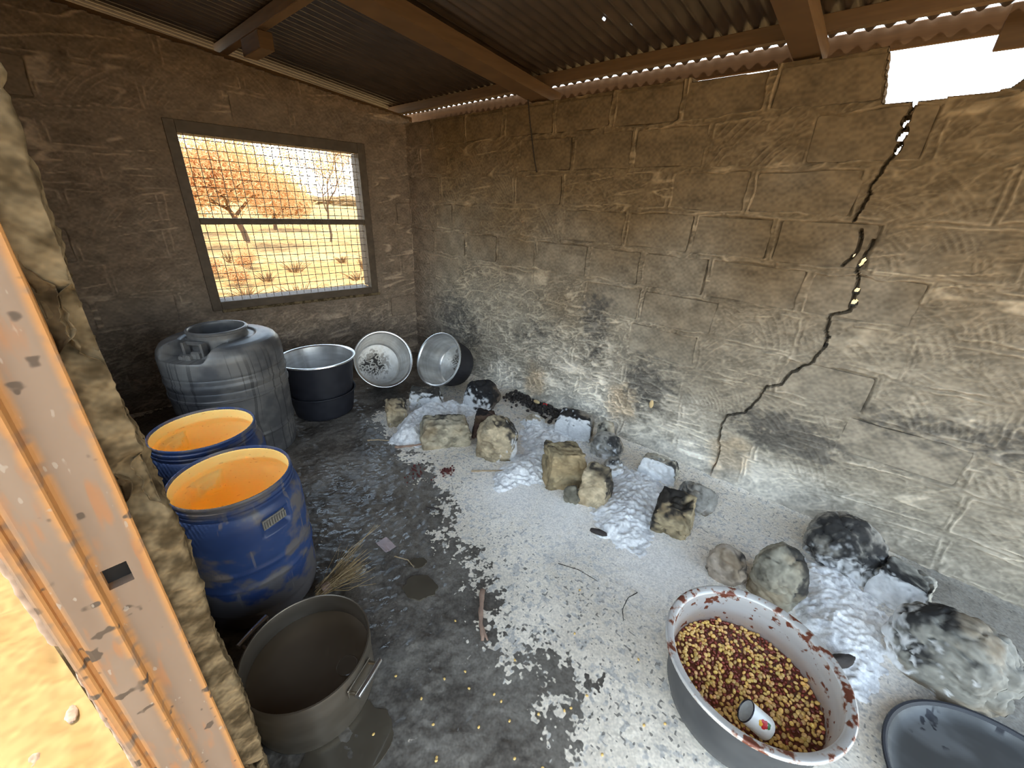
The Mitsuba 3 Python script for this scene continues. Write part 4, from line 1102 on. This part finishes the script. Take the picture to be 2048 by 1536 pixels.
# ------------------------------------------------------------------ sticks, straw, wrapper
def stick_col(p, n, uv):
    return mix((0.16, 0.10, 0.075), (0.40, 0.27, 0.20), fbm(p.x * 40, p.y * 40, p.z * 40, 3))
principled('m_stick', proc(stick_col), 0.8)
def stick(key, pts, r0, label, mat='m_stick', fork=None, cat_='stick'):
    pts = np.array(pts, float)
    t = np.linspace(0, 1, 14)
    k = np.linspace(0, 1, len(pts))
    q = np.stack([np.interp(t, k, pts[:, i]) for i in range(3)], 1)
    q[1:-1] += np.random.default_rng(len(label)).normal(0, r0 * .16, (12, 3))
    rad = r0 * (1 - .35 * t) * (1 + .15 * np.sin(t * 17))
    ms = [tube(q, rad, 8)]
    if fork is not None: ms.append(tube(fork, [r0 * .6, r0 * .5, r0 * .3], 7))
    add(key, cat(ms), mat, True, label, cat_)
stick('stick', [(-.965, .945, .012), (-.905, .875, .014), (-.845, .82, .014), (-.79, .775, .012)], .0125, 'forked weathered stick lying in the middle of the floor', fork=[(-.845, .82, .014), (-.80, .80, .016), (-.775, .792, .012)])
principled('m_twig', (0.36, 0.27, 0.17), 0.85)
stick('twig', [(-1.70, 1.54, .012), (-1.60, 1.64, .014), (-1.52, 1.745, .012)], .006, 'thin pale twig lying in the ash dust in front of the rounded tan stone', 'm_twig', None, 'twig')
stick('twig_001', [(-2.31, 1.33, .02), (-2.22, 1.42, .03), (-2.17, 1.52, .03)], .010, 'crooked bark twig at the front of the farthest ash heap', 'm_stick', None, 'twig')
stick('twig_002', [(-2.545, 1.235, .012), (-2.50, 1.29, .014), (-2.42, 1.345, .018)], .006, 'short yellowish twig on the floor left of the farthest ash heap', 'm_twig', None, 'twig')
stick('twig_003', [(-1.44, .765, .01), (-1.37, .80, .012), (-1.31, .795, .010)], .003, 'thin straw stem lying on the wet floor beside the wrapper', 'm_twig', None, 'straw')
stick('twig_004', [(-1.62, 1.10, .01), (-1.585, 1.13, .012), (-1.55, 1.15, .01)], .008, 'short black burnt stick on the wet floor', 'm_char', None, 'stick')
stick('twig_005', [(-.42, 1.46, .008), (-.44, 1.40, .010), (-.43, 1.33, .008), (-.40, 1.28, .006)], .002, 'curved dark fibre on the pale floor left of the maize pot', 'm_char', None, 'fibre')
stick('twig_006', [(-.80, 1.33, .008), (-.70, 1.37, .010), (-.60, 1.38, .008)], .002, 'thin dark stem on the pale floor in front of the third ash heap', 'm_char', None, 'stem')
ms = []
for i in range(120):
    base = np.array([-1.50, .41, .02]) + rc.normal(0, .012, 3) * np.array([1, 1, .6])
    tip = np.array([-1.50, .60, .05]) + np.array([rc.normal(0, .055), rc.normal(0, .03), rc.uniform(-.035, .05)])
    mid_ = (base + tip) / 2 + rc.normal(0, .008, 3)
    base[2] = max(base[2], .006); tip[2] = max(tip[2], .008)
    ms.append(tube([base, mid_, tip], [.0016, .0013, .0008], 4, False))
for i in range(3):
    ms.append(tube([(-1.53 + .01 * i, .40, .03), (-1.53, .58, .09 + .02 * i), (-1.60 + .03 * i, .76, .12 + .02 * i)], [.0016, .0014, .001], 4, False))
principled('m_straw', (0.34, 0.24, 0.12), 0.8)
add('straw_broom__bristles', cat(ms), 'm_straw', False)
add('straw_broom__binding', xf(lathe([(.017, -.02), (.021, -.015), (.021, .015), (.017, .02)], 20), axis_rot((0, 1, .12)), (-1.50, .435, .024)), 'm_stick', True)
tag('straw_broom', 'short straw hand broom on the wet floor between blue drum and steel pot', 'broom')
gw = np.linspace(-1, 1, 9); A, B = np.meshgrid(gw, gw, indexing='ij')
wv_ = np.stack([-1.535 + A * .05, .775 + B * .03, .014 + .018 * (f3(np.stack([A, B, A * 0], -1), 1.7, 3, 4) - .4)], -1).reshape(-1, 3)
id_ = np.arange(81).reshape(9, 9); q = [w.ravel() for w in (id_[:-1, :-1], id_[1:, :-1], id_[1:, 1:], id_[:-1, 1:])]
fw = np.vstack([np.stack([q[0], q[1], q[2]], 1), np.stack([q[0], q[2], q[3]], 1)])
principled('m_wrap', (0.45, 0.36, 0.36), 0.35)
add('wrapper', trimesh.Trimesh(np.vstack([wv_, wv_ - [0, 0, .001]]), np.vstack([fw, fw[:, ::-1] + 81]), process=False), 'm_wrap', True, 'small crumpled pinkish wrapper on the wet floor', 'wrapper')

# puddles in the low spots
def puddle_col(p, n, uv):
    return mix((0.075, 0.062, 0.045), (0.10, 0.085, 0.062), fbm(p.x * 10, p.y * 10, 0, 2))
principled('m_puddle', proc(puddle_col), 0.05, specular=0.5)
def puddle(cx, cy, rx, ry, rot_, seed, z, label):
    n = 64; r = np.random.default_rng(seed)
    a = np.arange(n) * 2 * np.pi / n
    k = 1 + .55 * (meshkit.fbm(np.stack([np.cos(a) * 1.6, np.sin(a) * 1.6, a * 0 + seed], -1), 3, seed) - .5)
    x, y = rx * k * np.cos(a), ry * k * np.sin(a)
    c, s = math.cos(rot_), math.sin(rot_)
    v = np.vstack([np.stack([cx + c * x - s * y, cy + s * x + c * y, a * 0 + z], 1), [[cx, cy, z]]])
    f = np.array([(i, (i + 1) % n, n) for i in range(n)])
    w = trimesh.Trimesh(np.vstack([v, v - [0, 0, .012]]), np.vstack([f, f[:, ::-1] + n + 1] + [np.array([(i, i + n + 1, (i + 1) % n), ((i + 1) % n, i + n + 1, (i + 1) % n + n + 1)]) for i in range(n)]), process=False)
    add(num('puddle'), w, 'm_puddle', False, label, 'puddle')
puddle(-1.20, .755, .085, .065, .5, 3, -.0015, 'small brown puddle on the wet floor beside the broom')
puddle(-.86, .20, .13, .16, .3, 5, -.001, 'muddy brown puddle around the front of the steel pot')
puddle(-1.33, .83, .05, .035, .9, 8, -.002, 'tiny puddle next to the crumpled wrapper')

# spilled kernels
kern = trimesh.creation.icosphere(subdivisions=1); kern.vertices *= [.0058, .0045, .0033]
principled('m_kernel', (0.66, 0.44, 0.15), 0.5)
kd = mikit.ply(kern, 'm_kernel', smooth=True)
KP = [(-.80, .30), (-.78, .24), (-.62, .62), (-.55, .55), (-.50, .66), (-.44, .50), (-.36, .60), (-.30, .72), (-.70, .52), (-.60, .44), (-.52, .40), (-.47, .74), (-.40, .42), (-.33, .52), (-.24, .62), (-.20, .78), (-.28, .86), (-.16, .92), (-.85, .52), (-.90, .46), (-.66, .36), (-.58, .70), (-.72, .68), (-.26, 1.18), (-.20, 1.12), (-.62, 1.26), (-.48, 1.10), (-.55, .33), (-.45, .58), (-.37, .80), (-.75, .42), (-.15, 1.02), (-.64, .80), (-.9, .7), (-.31, .44)]
rk = np.random.default_rng(4)
KP = [(x + rk.normal(0, .05), y + rk.normal(0, .05)) for x, y in KP]
KP = [q for q in KP if math.hypot(q[0] - SX, q[1] - SY) > .26 and math.hypot(q[0] - BX, q[1] - BY) > .26]
for i, (x, y) in enumerate(KP):
    k = num('maize_kernel')
    scene[k] = {**kd, 'to_world': T().translate([x, y, floor_z(x, y) + .003]).rotate([0, 0, 1], float(rc.uniform(0, 360)))}
    tag(k, 'single yellow maize kernel spilled on the floor between the two pots', 'maize kernel', 'spilled maize kernels')

# ------------------------------------------------------------------ outside: trees, bushes, scrub
principled('m_bark', (0.16, 0.095, 0.05), 0.9)
scene['m_leaf'] = {'type': 'principledthin', 'base_color': {'type': 'rgb', 'value': [.74, .48, .24]}, 'roughness': .7, 'diff_trans': .7}
def branches(base, hgt, spread, seed, levels=4, lean=(0, 0), trunk=.32, thick=.026):
    r = np.random.default_rng(seed); ms, tips = [], []
    def go(p, d, L, rad, lv):
        n = 5; q = [np.array(p)]
        dd = np.array(d)
        for i in range(n):
            dd = dd + r.normal(0, .13, 3) + np.array([0, 0, .02]); dd /= np.linalg.norm(dd)
            q.append(q[-1] + dd * L / n)
        ms.append(tube(q, np.linspace(rad, rad * .6, n + 1), 6 if lv < 2 else 4, False))
        if lv >= 2: tips.extend([(q[k], dd) for k in range(2, n + 1)])
        if lv >= levels: return
        for k in range(3 if lv < 2 else 3):
            a = r.uniform(0, 2 * np.pi); e = r.uniform(.35, 1.0)
            nd = dd * math.cos(e) + np.array([math.cos(a) * spread, math.sin(a) * spread, r.uniform(-.1, .5)]) * math.sin(e)
            go(q[-1 - (k % 2)], nd / np.linalg.norm(nd), L * r.uniform(.62, .85), rad * .55, lv + 1)
    go(np.array(base, float), np.array([lean[0], lean[1], 1.0]), hgt * trunk, hgt * thick, 0)
    return ms, tips
def tree(base, hgt, spread, seed, label, cat_='tree', nleaf=40, levels=4, lean=(0, 0), name='dry_tree', leaf=.06, trunk=.32, thick=.026, puff=.045):
    r = np.random.default_rng(seed + 1)
    ms, tips = branches(base, hgt, spread, seed, levels, lean, trunk, thick)
    k = num(name)
    add(k + '__branches', cat(ms), 'm_bark', True)
    pc = np.repeat(np.array([p for p, d in tips]), nleaf, 0)
    n_ = len(pc)
    c = pc + r.normal(0, hgt * puff, (n_, 3))
    c[:, 2] = np.maximum(c[:, 2], base[2] + .04)
    u = r.normal(0, 1, (n_, 3)); u /= np.linalg.norm(u, axis=1, keepdims=True)
    w = np.cross(u, r.normal(0, 1, (n_, 3))); w /= np.linalg.norm(w, axis=1, keepdims=True) + 1e-9
    sz = leaf * r.uniform(.5, 1.2, (n_, 1))
    vq = np.stack([c - u * sz, c + w * sz * .3, c + u * sz, c - w * sz * .3], 1).reshape(-1, 3)
    q4 = np.arange(n_)[:, None] * 4
    fq = np.vstack([q4 + [0, 1, 2], q4 + [0, 2, 3]])
    add(k + '__foliage', trimesh.Trimesh(vq, fq, process=False), 'm_leaf', False, kind='stuff')
    tag(k, label, cat_)
tree((-18.5, 5.2, -.12), 5.4, 1.3, 41, 'wide bare thorn tree with fine brown twigs outside the window', nleaf=48, leaf=.085, trunk=.24, thick=.022, puff=.075)
tree((-19.0, 8.7, -.12), 3.6, 1.1, 43, 'thin-stemmed small thorn tree to the right of the wide one outside the window', nleaf=9, lean=(0, .1), trunk=.42, thick=.016)
tree((-23.0, 3.4, -.12), 5.6, 1.3, 47, 'more distant thorn tree at the left edge of the window view', nleaf=48, leaf=.10, trunk=.22, puff=.08)
tree((-27.0, 9.2, -.12), 4.4, 1.3, 52, 'distant low thorn tree behind the thin-stemmed one outside the window', nleaf=60, leaf=.11, trunk=.2, puff=.08)
tree((-10.4, 2.55, -.12), .75, 1.9, 44, 'low dry shrub nearest the window outside', 'shrub', nleaf=26, leaf=.022, trunk=.18, thick=.014, puff=.08, name='dry_shrub')
tree((-12.6, 3.5, -.12), .9, 1.9, 45, 'low dry shrub behind the nearest one outside the window', 'shrub', nleaf=26, leaf=.024, trunk=.18, thick=.014, puff=.08, name='dry_shrub')
tree((-11.6, 2.4, -.12), .8, 1.9, 46, 'low dry shrub at the left edge of the window view', 'shrub', nleaf=26, leaf=.024, trunk=.18, thick=.014, puff=.08, name='dry_shrub')
tree((-14.6, 3.9, -.12), .9, 1.9, 48, 'low dry shrub at the foot of the wide thorn tree', 'shrub', nleaf=26, leaf=.026, trunk=.18, thick=.014, puff=.08, name='dry_shrub')
def bush(loc, dims, seed, label, mat='m_bush', group=None):
    b = trimesh.creation.icosphere(subdivisions=4)
    v = b.vertices * (1 + .75 * (f3(b.vertices + seed, 2.6, 4, seed)[:, None] - .5)) * np.array(dims) / 2
    v[:, 2] = np.maximum(v[:, 2], -dims[2] * .35)
    add(num('bush'), trimesh.Trimesh(v + np.array(loc) + [0, 0, dims[2] * .3], b.faces, process=False), mat, False, label, 'bush', group)
def bush_col(p, n, uv):
    return mix((0.20, 0.125, 0.055), (0.32, 0.21, 0.10), fbm(p.x * 1.5, p.y * 1.5, p.z * 2.5, 3))
principled('m_bush', proc(bush_col), 0.95)
rt = np.random.default_rng(8)
for i in range(16):
    y = 5 + i * 6.5
    bush((-135 + (i % 3) * 12 + rt.uniform(-2, 2), y, -.1), (5 + rt.uniform(0, 2), 8 + rt.uniform(0, 2), 2.6 + rt.uniform(0, 1.6)), 60 + i, 'brown bush in the far line of scrub on the horizon outside the window', group='far scrub on the horizon')
def clod(loc, dims, seed, label):
    b = trimesh.creation.icosphere(subdivisions=3)
    v = b.vertices * (1 + .6 * (f3(b.vertices + seed, 2.0, 3, seed)[:, None] - .5)) * np.array(dims) / 2
    add(num('ground_stone'), trimesh.Trimesh(v + np.array(loc), b.faces, process=False), 'm_render', True, label, 'stone')
clod((-1.66, -.525, -.11), (.05, .035, .025), 3, 'small pale flat stone on the sunlit ground at the lower left corner')
clod((-1.76, -.43, -.112), (.075, .035, .02), 5, 'flat pinkish clod on the sunlit ground beside the door frame')
# dry grass tufts in the near field
def tuft(loc, r_, hgt, seed, n=60):
    r = np.random.default_rng(seed); ms = []
    for i in range(n):
        a = r.uniform(0, 6.28); q = r.uniform(0, r_)
        b = np.array([loc[0] + q * math.cos(a) * .4, loc[1] + q * math.sin(a) * .4, loc[2]])
        t_ = b + np.array([q * math.cos(a), q * math.sin(a), hgt * r.uniform(.5, 1)])
        ms.append(tube([b, (b + t_) / 2 + [0, 0, hgt * .1], t_], [.006, .005, .002], 3, False))
    add(num('grass_tuft'), cat(ms), 'm_drygrass', False, 'dry grass tuft on the sunlit ground outside the window', 'grass tuft', 'dry grass tufts outside the window', 'stuff')
principled('m_drygrass', (0.24, 0.13, 0.05), 0.9)
for i, (x, y) in enumerate([(-12.5, 6.0), (-14.2, 8.0), (-12.9, 7.2), (-11, 5.9), (-9.5, 4.9), (-8.2, 3.0), (-10.5, 3.2), (-7.6, 4.0), (-9, 2.3), (-14, 3.4), (-13, 2.6), (-11.5, 4.2)]):
    tuft((x, y, -.12), .22 + .1 * (i % 3), .22 + .12 * (i % 2), 500 + i)
